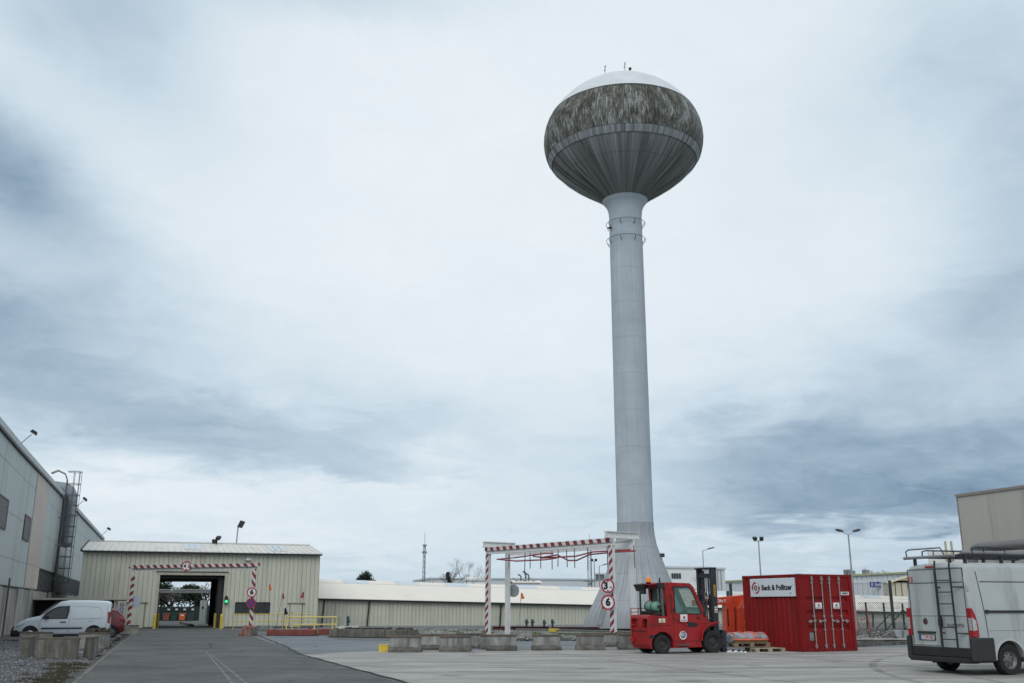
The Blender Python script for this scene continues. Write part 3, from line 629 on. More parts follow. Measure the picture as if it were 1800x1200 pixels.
# ------------------------------------------------------------------ water tower
def tower_mat(name, kind):
    m = bpy.data.materials.new(name); m.use_nodes = True; t = NT(m.node_tree); b = t.n['Principled BSDF']
    oc = t.node('ShaderNodeTexCoord').outputs['Object']; x, y, z = t.sep(oc)
    ang = t.m('ARCTAN2', x, y)
    n_soft = t.noise(oc, .5, 5, .6)
    if kind == 'shaft':
        c = t.ramp(n_soft, [(.3, (.35, .405, .455)), (.7, (.43, .485, .535))])
        v = t.xyz(t.m('MULTIPLY', ang, 9), t.m('MULTIPLY', z, .05), 0.)
        c = t.mix(1., c, t.ramp(t.noise(v, 1.6, 7, .65), [(.3, (.84,)*3), (.6, (1.03,)*3)]), 'MULTIPLY')
        fr = t.m('FRACT', t.m('DIVIDE', t.m('ADD', z, 1.35), 3.27)); k = t.m('LESS_THAN', fr, .016)
        c = t.mix(t.m('MULTIPLY', k, .26), c, (.09, .09, .095))
        v2 = t.xyz(t.m('MULTIPLY', ang, 5), t.m('MULTIPLY', z, 1.2), 3.)
        s1 = t.ramp(t.noise(v2, 1.3, 9, .75), [(.60, (0,)*3), (.70, (1,)*3)])
        zb = t.m('EXPONENT', t.m('MULTIPLY', t.m('POWER', t.m('DIVIDE', t.m('SUBTRACT', z, 30.2), 1.4), 2), -1.)) # scabbed patch below the neck
        c = t.mix(t.m('MULTIPLY', t.m('MULTIPLY', t.m('MULTIPLY_ADD', zb, .9, .16), t.sep(s1)[0]), .8), c, (.10, .105, .11))
    elif kind == 'belt':
        v = t.xyz(t.m('MULTIPLY', ang, 46), t.m('MULTIPLY', z, .95), 0.)
        f = t.noise(v, 1.1, 9, .72, .35); f2 = t.noise(t.scalev(oc, (1, 1, .55)), .62, 9, .75, .8)
        mixf = t.m('ADD', t.m('MULTIPLY', f, .5), t.m('MULTIPLY', f2, .5))
        c = t.ramp(mixf, [(.38, (.018, .018, .014)), (.45, (.052, .052, .040)), (.51, (.13, .132, .12)), (.58, (.33, .36, .37))])
        seam = t.m('LESS_THAN', t.m('ABSOLUTE', t.m('SUBTRACT', z, 44.9)), .03); c = t.mix(t.m('MULTIPLY', seam, .3), c, (.02, .02, .02))
        topd = t.m('GREATER_THAN', z, 46.4); c = t.mix(t.m('MULTIPLY', topd, .6), c, (.02, .02, .018))
        g = t.ramp(t.noise(v, .35, 4, .6), [(.45, (0,)*3), (.65, (1,)*3)]); c = t.mix(t.m('MULTIPLY', t.sep(g)[0], .35), c, (.045, .05, .03))
        # paler weathered quarter on the right flank
        pf = t.m('EXPONENT', t.m('MULTIPLY', t.m('POWER', t.m('DIVIDE', t.m('SUBTRACT', ang, 1.9), .45), 2), -1.)); c = t.mix(t.m('MULTIPLY', pf, .35), c, (.21, .215, .2))
    elif kind == 'bowl':
        v = t.xyz(t.m('MULTIPLY', ang, 60), t.m('MULTIPLY', z, .07), 0.)
        f = t.noise(v, 1.2, 9, .75, .1); v2 = t.xyz(t.m('MULTIPLY', ang, 7), t.m('MULTIPLY', z, .12), 5.); f2 = t.noise(v2, 1.1, 6, .6, .3)
        mixf = t.m('ADD', t.m('MULTIPLY', f, .6), t.m('MULTIPLY', f2, .4))
        c = t.ramp(mixf, [(.36, (.06, .06, .055)), (.46, (.17, .178, .18)), (.60, (.38, .41, .43))])
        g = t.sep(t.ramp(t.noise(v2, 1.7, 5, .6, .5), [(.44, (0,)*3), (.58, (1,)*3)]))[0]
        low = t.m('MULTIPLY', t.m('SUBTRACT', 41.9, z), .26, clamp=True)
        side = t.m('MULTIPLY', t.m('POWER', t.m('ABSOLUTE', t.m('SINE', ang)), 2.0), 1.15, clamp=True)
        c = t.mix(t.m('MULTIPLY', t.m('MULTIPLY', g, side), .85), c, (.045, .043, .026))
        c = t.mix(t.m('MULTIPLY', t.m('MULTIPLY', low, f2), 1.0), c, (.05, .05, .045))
        lip = t.m('LESS_THAN', t.m('ABSOLUTE', t.m('SUBTRACT', z, 41.97)), .035); c = t.mix(t.m('MULTIPLY', lip, .4), c, (.03, .03, .03))
        lip = t.m('LESS_THAN', t.m('ABSOLUTE', t.m('SUBTRACT', z, 40.75)), .035); c = t.mix(t.m('MULTIPLY', lip, .22), c, (.03, .03, .03))
    elif kind == 'neckband':
        v = t.xyz(t.m('MULTIPLY', ang, 30), t.m('MULTIPLY', z, .05), 0.); f = t.noise(v, 1.2, 8, .68, .1)
        c = t.ramp(f, [(.36, (.10, .105, .105)), (.50, (.25, .27, .28)), (.62, (.35, .38, .395))])
    elif kind == 'cap':
        c = t.ramp(n_soft, [(.3, (.53, .57, .59)), (.7, (.62, .66, .68))])
    elif kind == 'cone':
        c = t.ramp(n_soft, [(.3, (.31, .345, .37)), (.7, (.40, .435, .46))])
        v = t.xyz(t.m('MULTIPLY', ang, 16), t.m('MULTIPLY', z, .12), 0.)
        c = t.mix(1., c, t.ramp(t.noise(v, 1.3, 8, .7), [(.35, (.68,)*3), (.58, (1.04,)*3)]), 'MULTIPLY')
        fr = t.m('FRACT', t.m('DIVIDE', t.m('ADD', z, .0), 2.18)); k = t.m('LESS_THAN', fr, .02); c = t.mix(t.m('MULTIPLY', k, .35), c, (.1, .1, .1))
        s1 = t.sep(t.ramp(t.noise(oc, 2.2, 8, .75), [(.62, (0,)*3), (.7, (1,)*3)]))[0]; c = t.mix(t.m('MULTIPLY', s1, .3), c, (.14, .14, .14))
        c = t.mix(t.m('MULTIPLY', t.m('MULTIPLY_ADD', z, -.55, .85, clamp=True), .5), c, (.09, .09, .085))
    t.l.new(c, b.inputs['Base Color']); b.inputs['Roughness'].default_value = .8; b.inputs['Specular IOR Level'].default_value = .25
    bn = t.node('ShaderNodeBump'); bn.inputs['Strength'].default_value = .25; bn.inputs['Distance'].default_value = .03
    t.l.new(t.noise(oc, 6, 7, .7), bn.inputs['Height']); t.l.new(bn.outputs[0], b.inputs['Normal'])
    return m
wt = thing('water_tower', 'tall pale concrete water tower with a stained mushroom-shaped tank', 'water tower', (10.56, 85, -.3), 0)
dz = .3
MB().lathe([(0, 4.75), (.0+dz, 4.62), (3.6, 2.95), (6.0, 2.02), (6.9, 1.74), (7.6, 1.62), (8.25, 1.565), (8.6, 1.56)], 96).build('base_cone', tower_mat('cone_concrete', 'cone'), wt, 60)
MB().lathe([(8.602, 1.575), (8.75, 1.545), (36.6, 1.51), (37.25, 1.56), (37.7, 1.72), (38.0, 1.92), (38.26, 2.12)], 96).build('shaft', tower_mat('shaft_concrete', 'shaft'), wt, 60)
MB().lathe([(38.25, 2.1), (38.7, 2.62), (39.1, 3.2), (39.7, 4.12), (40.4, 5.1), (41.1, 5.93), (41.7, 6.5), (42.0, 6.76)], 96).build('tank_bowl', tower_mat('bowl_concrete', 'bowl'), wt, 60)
MB().lathe([(42.0, 6.80), (42.35, 7.03), (42.62, 7.17)], 96).build('tank_ring_beam', tower_mat('ring_concrete', 'neckband'), wt, 60)
MB().lathe([(42.62, 7.20), (43.1, 7.36), (43.6, 7.47), (44.2, 7.53), (44.9, 7.49), (45.6, 7.35), (46.2, 7.13), (46.65, 6.9)], 96).build('tank_belt', tower_mat('belt_stain', 'belt'), wt, 60)
MB().lathe([(46.65, 6.88), (47.0, 6.68), (47.7, 6.16), (48.4, 5.5), (49.0, 4.83), (49.6, 3.98), (50.1, 3.08), (50.4, 2.1), (50.55, 1.0), (50.6, .001)], 96).build('tank_roof', tower_mat('cap_paint', 'cap'), wt, 60)
for z in (35.95, 34.35):
    r = 1.53; b = MB(); b.tube([(1.80*cos(t), 1.80*sin(t), z) for t in [2*pi*k/48 for k in range(48)]], .024, 6, closed=True)
    for k in range(8):
        t = 2*pi*(k+.5)/8; b.tube([(r*cos(t), r*sin(t), z-.42), (1.7*cos(t), 1.7*sin(t), z-.3), (1.80*cos(t), 1.80*sin(t), z)], .03, 5)
    b.build('hoop_rail', M_black, wt)
for (x, y, h_) in ((-1.75, -2.2, 1.2), (.1, -2.4, 1.4)):
    b = MB(); z0 = 49.9; b.cyl((x, y, z0 - .3), (x, y, z0 + h_), .03, n=6); b.bar((x, y, z0 + h_ - .2), (x + .05, y, z0 + h_ + .1), .05, .12); b.bar((x - .08, y, z0 + h_ - .5), (x + .03, y, z0 + h_ - .3), .05, .1); b.build('antenna', M_steel, wt)
b = MB(); b.cyl((.62, -2.2, 49.9), (.62, -2.2, 50.75), .03, n=6); b.lathe([(50.7, .0), (50.75, .14), (50.93, .14), (51.0, 0)], 12, .62, -2.2); b.build('beacon', M_black, wt)
b = MB(); b.cyl((-1.45, -.7, 35.35), (-1.75, -.85, 35.3), .12, .05, 8); b.build('bracket', M_black, wt)
# door and a little notice at the foot
b = MB(); b.prism([(-4.67, .3), (-3.88, 1.85), (-3.7, 1.85), (-4.5, .3)], 'yz', -.34, .34); d = b.build('door', mat('door_grey', (.20, .21, .22), .6), wt); d.rotation_euler = (0, 0, radians(-50))
b = MB(); b.box(-.2, .2, -4.06, -4.0, 1.6, 1.82); b.build('notice_plate', M_red, d)
floodlight((12.66, 84.55, 5.05), 0, 'floodlight on the right flank of the tower base', boom=.28, tilt=70, sc=.62, up=.2)
# ------------------------------------------------------------------ round road signs
def sign_disc(parent, loc, rotz, r, kind, txt=None):
    """returns a sign part: face, rim and lettering; faces local -y"""
    b = MB(); b.disc((0, 0, 0), (0, -1, 0), r, .02, 40); o = b.build('sign_plate', M_signwhite if kind == 'limit' else M_blue, parent)
    o.location = loc; o.rotation_euler = (0, 0, rotz)
    b = MB()
    n = 40; vs = []; fs = []
    for i in range(n):
        t = 2*pi*i/n
        for rr, y in ((r*1.0, -.021), (r*.79, -.021), (r*1.0, -.032), (r*.79, -.032)): vs.append((rr*cos(t), y, rr*sin(t)))
    for i in range(n):
        j = (i+1) % n; a, c = 4*i, 4*j
        fs += [(a+2, c+2, c+3, a+3), (a, c, c+2, a+2), (a+1, a+3, c+3, c+1)]
    b.add(vs, fs); b.build('red_rim', M_signred, o)
    if kind == 'nostop':
        b = MB()
        for s in (1, -1): b.bar((-.62*r, -.028, -.62*r*s), (.62*r, -.028, .62*r*s), .012, .2*r, (0, 0, 1)) if s == 1 else b.bar((-.62*r, -.031, .62*r), (.62*r, -.031, -.62*r), .012, .2*r, (0, 0, 1))
        b.build('red_cross', M_signred, o)
    if txt: text(txt, r*1.35 if len(txt) == 1 else r*.95, M_ink, o, (0 if len(txt) == 1 else -.0*r, -.023, 0), (pi/2, 0, 0), 'digit', bold=.028*r/.35)
    return o
def sign_marks(o, r, unit='m'):
    b = MB(); b.prism([(-.2*r, .74*r), (.2*r, .74*r), (0, .5*r)], 'xz', -.026, -.021); b.prism([(-.2*r, -.74*r), (.2*r, -.74*r), (0, -.5*r)], 'xz', -.026, -.021); b.build('arrow_mark', M_ink, o)

# ------------------------------------------------------------------ tall goalpost gantry in the yard
A = Vector((4.22, 42.85, 0)); u = Vector((-.603, .797, 0)); L = 9.05
ga = thing('height_gantry', 'white steel double goalpost height gantry striped red and white on its front face', 'gantry', A, atan2(u.y, u.x))
# local +x runs to the far left leg; local -y... the viewer is on the +y side
VS = -1  # rear frame offset sign
ST_V = stripes('stripe_post', .85, 0, 1., .36); ST_H = stripes('stripe_beam', 1., 0, -.5, .53)
# the viewer sees the face whose normal is (-.797,-.603): in local axes that is +y
H = 4.33; wb = .2
for x, nm in ((0, 'right'), (L, 'left')):
    b = MB(); b.box(x - .11, x + .11, -.16, .0, -.1, H - .28); p = b.build('post', M_white, ga)
    b = MB(); b.box(x - .115, x + .115, .002, .02, .0, H - .3); b.build('striped_face', ST_V, p)
    b = MB(); b.box(x - .12, x + .12, -1.36, -1.2, -.25, H - .30); b.build('rear_post', M_white, ga)
b = MB(); b.box(-.15, L + .15, -.14, -.02, H - .30, H); b.box(-.15, L + .15, -.19, .03, H - .02, H); b.box(-.15, L + .15, -.19, .0, H - .32, H - .3); bm_ = b.build('beam', M_white, ga)
b = MB(); b.box(-.15, L + .15, .031, .045, H - .175, H + .005); b.build('striped_face', ST_H, bm_)
b = MB(); b.box(-.15, L + .15, -1.33, -1.23, H - .36, H - .06); b.box(-.15, L + .15, -1.39, -1.17, H - .06, H - .03); b.build('rear_beam', M_white, ga)
for x in (0.02, L - .02):
    b = MB(); b.box(x - .05, x + .05, -1.7, .25, H + .03, H + .26); b.box(x - .12, x + .12, -1.7, .25, H + .26, H + .29); b.box(x - .12, x + .12, -1.7, .25, H + .005, H + .03); b.build('cross_beam', M_white, ga)
# hanging rods and the two red swinging bars
b = MB()
for i, (x, l) in enumerate(((-.55, .95), (.95, .95), (2.2, .98), (3.0, .86), (3.75, .8), (4.4, .75), (5.0, .86), (5.75, .8), (6.6, .78), (6.95, 1.05), (8.35, .72))):
    y = -.65 + random.uniform(-.25, .25); dx = random.uniform(-.06, .06); pass
    b.tube([(x, y, H - .30), (x + dx*.3, y, H - .6), (x + dx, y, H - .3 - l)], .022, 6)
b.split('hanging_rod', mat('dark_rod', (.09, .10, .11), .5), ga)
b = MB()
b.tube([(-.95, -.55, H-.56), (.3, -.6, H-.55), (1.9, -.5, H-.6), (2.9, -.6, H-.82), (3.6, -.7, H-.80), (4.3, -.6, H-.52), (5.2, -.5, H-.6), (6.1, -.6, H-.52)], .035, 7)
b.tube([(-.4, -.8, H-.48), (2.0, -.8, H-.47), (3.2, -.8, H-.62), (4.4, -.7, H-.62), (5.8, -.8, H-.60)], .035, 7)
b.tube([(4.1, -.4, H-.68), (5.0, -.45, H-.72), (7.3, -.5, H-.70), (8.9, -.5, H-.56), (7.6, -.65, H-.52), (5.2, -.6, H-.42), (4.6, -.6, H-.45)], .035, 7)
b.split('red_swing_bar', mat('bar_red', (.36, .05, .06), .5), ga)
# signs on the right post face the yard
face = -atan2(u.y, u.x)
rot = radians(-25) - atan2(u.y, u.x)
o1 = sign_disc(ga, (-.02, .21, 2.33), rot, .295, 'limit', '3'); sign_marks(o1, .295); o1.children[1].location.x = -.09
text('m', .14, M_ink, o1, (.13, -.023, -.05), (pi/2, 0, 0), 'letter', bold=.004)
o2 = sign_disc(ga, (-.02, .22, 1.66), rot, .31, 'limit', '6')
# the small grey round plate seen from behind on the far left leg
b = MB(); b.disc((0, 0, 0), (0, 1, 0), .31, .03, 32); o = b.build('sign_back', M_galv, ga); o.location = (L - .03, -1.62, 2.25); o.rotation_euler = (0, 0, rot)

# ------------------------------------------------------------------ small gantry before the gatehouse
P1 = Vector((-22.75, 60.4, 0)); P2 = Vector((-14.72, 57.4, 0)); dv = P2 - P1; L2 = dv.length; ang = atan2(dv.y, dv.x)
gt = thing('height_gantry', 'low red and white striped goalpost spanning the road before the gatehouse', 'gantry', P1, ang)
ST_V2 = stripes('stripe_post_thin', -.7, 0, 1., .42); ST_V3 = stripes('stripe_post_slant', 1.3, 0, 1., .46); ST_H2 = stripes('stripe_bar', 1., 0, .9, .49)
zt = 3.66
b = MB(); b.box(-.095, .095, -.06, .06, .3, zt - .35); b.build('post', ST_V2, gt)
b = MB(); b.box(L2 - .1, L2 + .1, -.06, .06, .1, zt - .1); b.build('post', ST_V3, gt)
b = MB(); b.box(-.3, L2 + .35, -.1, .02, zt + .02, zt + .20); b.build('crossbar', ST_H2, gt)
b = MB(); b.box(-.15, L2 + .15, .021, .16, zt - .12, zt + .08); b.build('rear_bar', M_white, gt)
o = sign_disc(gt, (3.95, -.14, zt + .1), -ang + radians(4), .29, 'limit', '4'); sign_marks(o, .29); o.children[1].location.x = -.1; o.children[1].scale = (.72, .72, .72)
text('2\nm', .14, M_ink, o, (.12, -.023, .02), (pi/2, 0, 0), 'letter', bold=.006)
sign_disc(gt, (L2 + .02, -.14, 2.25), -ang + radians(4), .275, 'limit', '6')
sign_disc(gt, (L2 + .02, -.14, 1.66), -ang + radians(4), .275, 'nostop')
b = MB(); b.disc((0, 0, 0), (0, -1, 0), .36, .02, 32); o = b.build('plate', mat('plate_pale', (.45, .5, .58), .4), gt); o.location = (.12, .2, 1.75); o.rotation_euler = (0, 0, -ang)

# ------------------------------------------------------------------ concrete blocks
M_block = mat('block_concrete', (.27, .275, .265), .85, var=.35, scale=2.6, dirt=(.075, .075, .068), dirt_amt=.8, streak=True, bump=.5, bscale=18)
M_blockfoot = mat('block_foot_dark', (.135, .13, .115), .9, var=.4, scale=4, dirt=(.05, .048, .04), dirt_amt=.7, bump=.6, bscale=14)
M_blocktop = mat('block_top_dark', (.10, .09, .075), .9, var=.35, scale=6, dirt=(.17, .11, .07), dirt_amt=.5)
M_block_old = mat('block_mossy', (.17, .165, .145), .9, var=.35, scale=3, dirt=(.055, .055, .04), dirt_amt=.8, streak=True, bump=.5, bscale=18)
def block(label, x, y, rz, wd=1.0, h=.52, foot=True, group='concrete barrier blocks across the yard', m=None, thick=.34):
    t = thing('concrete_block', label, 'concrete block', (x, y, gz(x, y)), rz, group)
    b = MB()
    if foot:
        b.prism([(-.17, .1), (.17, .1), (.14, h - .02), (-.14, h - .02)], 'yz', -wd/2, wd/2)
        f = MB(); f.prism([(-.34, 0), (.34, 0), (.35, .07), (.325, .13), (.27, .165), (.18, .18), (-.18, .18), (-.27, .165), (-.325, .13), (-.35, .07)], 'yz', -wd/2 - .035, wd/2 + .035)
        f.build('foot', M_blockfoot, t, bevel=.02)
    else: b.prism([(-thick/2, 0), (thick/2, 0), (thick/2*.8, h - .02), (-thick/2*.8, h - .02)], 'yz', -wd/2, wd/2)
    o = b.build('body', m or M_block, t, bevel=.02)
    c = MB(); c.box(-wd/2 - .012, wd/2 + .012, -.165 if foot else -thick/2*.85, .165 if foot else thick/2*.85, h - .055, h + .012); c.build('top_rim', M_blocktop, t, bevel=.01)
    return t
for lab, x, y, rz, wd, h in (
    ('front-row concrete block beside the yellow box, first from the left', -3.62, 34.85, -.02, 1.04, .53),
    ('rear-row concrete block showing between the first two front-row blocks', -2.75, 36.9, .04, 1.3, .53),
    ('second front-row concrete block from the left, overlapping a rear one', -1.95, 35.25, .0, 1.02, .52),
    ('short piece of rear concrete block right of the second front block', -1.55, 38.2, .5, 1.0, .52),
    ('rear concrete block sticking out left of the block at the gantry leg', -.55, 37.5, .25, 1.2, .50),
    ('front-row concrete block below the left gantry legs', -.36, 35.95, .0, 1.02, .54),
    ('front-row concrete block standing alone in the middle of the row', 1.22, 36.35, .02, .98, .53),
    ('front-row concrete block just left of the striped gantry leg', 2.78, 36.5, -.02, .98, .53),
    ('rear concrete block half hidden at the foot of the striped gantry leg', 3.6, 39.6, -.15, .9, .50),
    ('front-row concrete block partly behind the red forklift', 4.35, 36.9, .0, 1.0, .54),
    ('rear concrete block between gantry leg and forklift', 4.55, 40.2, .1, .9, .52)):
    block(lab, x, y, rz, wd, h)
gl = 'concrete blocks on the gravel by the white van'
block('widest front slab of the open concrete square on the gravel', -13.62, 30.75, .0, 1.2, .60, False, gl, M_block_old, .22)
t = block('left side slab of the concrete square seen end-on', -14.98, 31.7, radians(104), .95, .60, False, gl, M_block_old, .26)
t = block('right side slab of the concrete square seen end-on', -13.0, 31.65, radians(101), .9, .60, False, gl, M_block_old, .26)
block('plain concrete block behind the square on its left', -18.22, 39.1, .0, 1.12, .55, False, gl, M_block, .4)
block('concrete block heaped with rubble behind the square on its right', -15.5, 37.9, .0, 1.0, .56, False, gl, M_block, .5)
rb = MB()
for i in range(60):
    x, y = -15.42 + random.uniform(-.34, .36), 38.0 + random.uniform(-.2, .2); r = random.uniform(.03, .08); z = .57 + random.uniform(0, .12)
    rb.bar((x - r, y, z), (x + r, y + random.uniform(-.05, .05), z + random.uniform(-.03, .03)), r*1.3, r*1.2)
tag(rb.build('rubble', mat('rubble_dark', (.075, .065, .055), .95, var=.6, scale=9)), 'dark broken rubble piled on a concrete block by the van', 'rubble')
block('lichen-spotted concrete block under the left post of the low gantry', -22.72, 60.55, ang, 1.0, .52, False, 'concrete blocks holding the low gantry', mat('lichen_concrete', (.24, .25, .21), .9, var=.3, scale=3, dirt=(.42, .42, .38), dirt_amt=.45), .5)
# blocks and walls in faded red
M_fred = mat('faded_red_concrete', (.22, .065, .055), .85, var=.25, scale=3, dirt=(.2, .16, .14), dirt_amt=.35, bump=.4)
t = thing('concrete_block', 'red and grey concrete foot block under the right post of the low gantry', 'concrete block', (-14.85, 57.3, gz(-15, 57)), ang, 'concrete blocks holding the low gantry')
b = MB(); b.prism([(-.38, 0), (.42, 0), (.36, .5), (-.16, .56), (-.2, .24), (-.38, .2)], 'xz', -.3, .3); b.build('body', mat('red_block', (.25, .10, .085), .9, var=.45, scale=5, dirt=(.3, .27, .24), dirt_amt=.6), t, bevel=.02)
b = MB(); b.box(.425, .48, -.28, .28, 0, .45); b.build('side_slab', M_block_old, t, bevel=.01)
def wallblock(label, p, q, h, th, m, cat='barrier', name='concrete_barrier', group=None, base=True, top=None):
    p = Vector((p[0], p[1], 0)); q = Vector((q[0], q[1], 0)); d = q - p; t = thing(name, label, cat, (p.x, p.y, min(gz(p.x, p.y), gz(q.x, q.y))), atan2(d.y, d.x), group)
    b = MB(); b.box(0, d.length, 0, th, .0, h); b.build('wall', m, t, bevel=.025)
    if base: b = MB(); b.box(-.02, d.length + .05, -.1, th + .05, -.1, .045); b.build('foot', M_dark, t)
    if top: top(t, d.length, h, th)
    return t
wallblock('long faded-red concrete barrier in front of the yellow railing', (-13.75, 57.2), (-11.05, 57.3), .34, .9, M_fred, group='red concrete barriers')
wallblock('short faded-red concrete barrier behind the dark planter', (-11.35, 60.1), (-9.2, 60.9), .34, .5, M_fred, group='red concrete barriers')
wallblock('grey concrete block with one red end behind the right gantry post', (-17.9, 71.4), (-16.8, 71.6), .38, .5, M_block, group='red concrete barriers')
def soil(t, l, h, th):
    b = MB()
    for i in range(70):
        x = random.uniform(.1, l-.1); y = random.uniform(.1, th-.1); r = random.uniform(.04, .12); b.bar((x - r, y, h), (x + r, y + .03, h + random.uniform(0, .04)), r*1.5, r)
    b.build('soil', mat('planter_soil', (.05, .048, .04), .95, var=.5, scale=7), t)
wallblock('long dark weathered concrete planter filled with soil beside the side road', (-9.75, 54.4), (-5.65, 52.3), .42, 1.6, M_block_old, 'planter', 'concrete_planter', top=soil)
# yellow box at the end of the block row
t = thing('yellow_box', 'small yellow concrete box at the left end of the block row', 'box', (-4.37, 35.0, 0), .05)
b = MB(); b.box(-.17, .16, -.14, .14, 0, .235); b.build('body', M_yellow, t, bevel=.015); b = MB(); b.box(-.18, .17, -.15, .15, .236, .25); b.build('lid', M_yellow, t, bevel=.004)
# bollards at the opening
def bollard(label, x, y, h=1.05, m=M_yellow):
    t = thing('bollard', label, 'bollard', (x, y, gz(x, y)), 0, 'yellow bollards at the drive-through')
    b = MB(); b.cyl((0, 0, -.1), (0, 0, h), .11, n=16); b.build('post', m, t, 40); b = MB(); b.lathe([(h, .11), (h + .05, .09), (h + .07, .0)], 16); b.build('cap', m, t, 60); return t
bollard('yellow bollard left of the drive-through opening', -27.72, 78.9); bollard('yellow bollard right of the drive-through opening', -22.08, 77.3, 1.05)
M_yel2 = mat('dull_yellow', (.35, .26, .05), .6)
bollard('dull yellow bollard inside the opening on its left side', -29.35, 84.3, 1.1, M_yel2); bollard('dull yellow bollard inside the opening on its right side', -24.62, 84.3, 1.1, M_yel2)

# ------------------------------------------------------------------ yellow railings
def rail_thing(name, label, p, q, h, posts, r, m, mid=True, group=None, cat='railing', toe=0):
    p = Vector(p); q = Vector(q); d = q - p; t = thing(name, label, cat, (p.x, p.y, gz(p.x, p.y)), atan2(d.y, d.x), group); l = d.length
    b = MB(); b.tube([(0, 0, 0), (0, 0, h), (l, 0, h), (l, 0, 0)], r, 8); b.build('frame', m, t)
    if mid: b = MB(); b.cyl((0, 0, h*.55), (l, 0, h*.55), r*.9, n=8); b.build('mid_rail', m, t)
    b = MB()
    for i in range(1, posts): b.cyl((l*i/posts, 0, 0), (l*i/posts, 0, h), r*.9, n=8)
    if posts > 1: b.build('post', m, t)
    if toe: b = MB(); b.box(0, l, -.03, .0, .02, toe); b.build('toe_board', m, t)
    return t
rail_thing('railing', 'thin yellow handrail along the gatehouse wall', (-20.6, 75.2, 0), (-14.9, 77.0, 0), 1.12, 5, .03, M_yellow)
t = rail_thing('railing', 'pale yellow tubular railing with solid toe board before the right gatehouse door', (-13.6, 63.0, 0), (-11.05, 64.0, 0), .98, 2, .045, mat('pale_yellow', (.68, .57, .19), .5, var=.08), toe=.22)
b = MB(); b.tube([(0, .0, .98), (-.1, .5, .98), (-.1, 1.6, .98), (-.1, 1.6, 0)], .04, 8); b.tube([(2.74, .0, .98), (2.84, .5, .98), (2.84, 1.6, .98), (2.84, 1.6, 0)], .04, 8); b.build('side_rail', MATS['pale_yellow'], t)
b = MB(); b.box(.98, 1.2, -.06, -.032, .2, .33); b.build('red_tag', M_red, t)

# ------------------------------------------------------------------ thin poles with small flags
def flag(label, x, y, z_top, m, dx=.25, lean=0., hook=1, z0=None):
    t = thing('flag_pole', label, 'flag', (x, y, gz(x, y)), 0, 'thin poles with small flags'); g = -gz(x, y); zt_ = z_top + g
    b = MB(); b.tube([(lean, 0, 0), (lean*.5, 0, zt_*.5), (0, 0, zt_)], .014, 5); b.build('pole', M_black, t)
    f = MB(); n = 6
    for i in range(n):
        for s in (-.006, .006): f.v.append((dx*i/(n-1), s + .03*sin(i*1.6), zt_ + .02 - .22*i/(n-1) + .08*sin(i))); f.v.append((dx*i/(n-1), s + .03*sin(i*1.6), zt_ - .38 + .05*i/(n-1)))
    for i in range(n-1):
        a = 4*i; f.f += [(a, a+1, a+5, a+4), (a+2, a+6, a+7, a+3), (a, a+4, a+6, a+2), (a+1, a+3, a+7, a+5)]
    f.f += [(0, 2, 3, 1), (4*n-4, 4*n-3, 4*n-1, 4*n-2)]
    f.build('pennant', m, t); return t
M_orange = mat('flag_orange', (.75, .16, .05), .6); M_flred = mat('flag_red', (.35, .06, .06), .6)
flag('orange pennant on a thin pole against the gatehouse wall', -15.9, 66, 2.85, M_orange, .2, .15)
flag('dull red pennant on a leaning thin pole, second from the gate gantry', -14.98, 66, 2.3, M_flred, .14, -.35)
flag('ragged red pennant on a thin pole in front of the right gatehouse door', -13.6, 66, 2.35, M_flred, -.22, -.1)
flag('small black pennant on a short pole behind the yellow railing', -13.9, 62, 1.35, M_black, .22, 0)
flag('orange pennant on a thin pole before the cream-roofed hall', .6, 66, 2.3, M_orange, .22, -.2)
t = thing('marker_rod', 'thin bare rod standing beside the dark planter', 'rod', (-9.9, 58.5, gz(-9.9, 58.5)), 0)
b = MB(); b.cyl((0, 0, 0), (0, 0, 1.05), .02, n=6); b.build('rod', M_steel, t); b = MB(); b.box(-.12, .12, -.1, .1, 0, .06); b.build('foot', M_block, t)

# ------------------------------------------------------------------ green hydrant posts
M_green = mat('dark_green_iron', (.012, .05, .055), .45, var=.2)
def hydrant(label, x, y, h, r=.1):
    t = thing('hydrant', label, 'hydrant', (x, y, gz(x, y)), 0, 'dark green hydrant posts')
    b = MB(); b.lathe([(0, r*1.4), (.05, r*1.4), (.07, r*.8), (h*.62, r*.8), (h*.64, r*1.15), (h*.9, r*1.15), (h*.96, r*.8), (h, r*.3), (h, 0)], 14); b.build('standpipe', M_green, t, 40)
    b = MB(); b.cyl((r*.9, 0, h*.75), (r*1.9, -.02, h*.7), r*.42, n=10); b.build('outlet', M_green, t); return t
hydrant('taller dark green hydrant on the planter with white stones at its foot', -9.35, 58.0, 1.1, .075)
hydrant('leftmost of the four low green hydrants in front of the long hall', 1.07, 75, .85, .095); hydrant('second from the left of the four low green hydrants', 1.5, 75, .85, .095)
hydrant('third from the left of the four low green hydrants', 2.37, 75, .8, .095); hydrant('rightmost of the four low green hydrants, nearest the tower', 2.98, 75, .85, .095)
sb = MB()
for i in range(26):
    x, y = -9.3 + random.uniform(-.6, .5), 57.6 + random.uniform(-.3, .3); r = random.uniform(.05, .12); sb.bar((x-r, y, gz(x, y)+.42), (x+r, y+.03, gz(x, y)+.45+random.uniform(0, .06)), r*1.5, r)
b = sb.build('white_stone', mat('white_stone', (.6, .6, .58), .9)); tag(b, 'small heap of whitish stones around the taller hydrant', 'stones', kind='stuff')

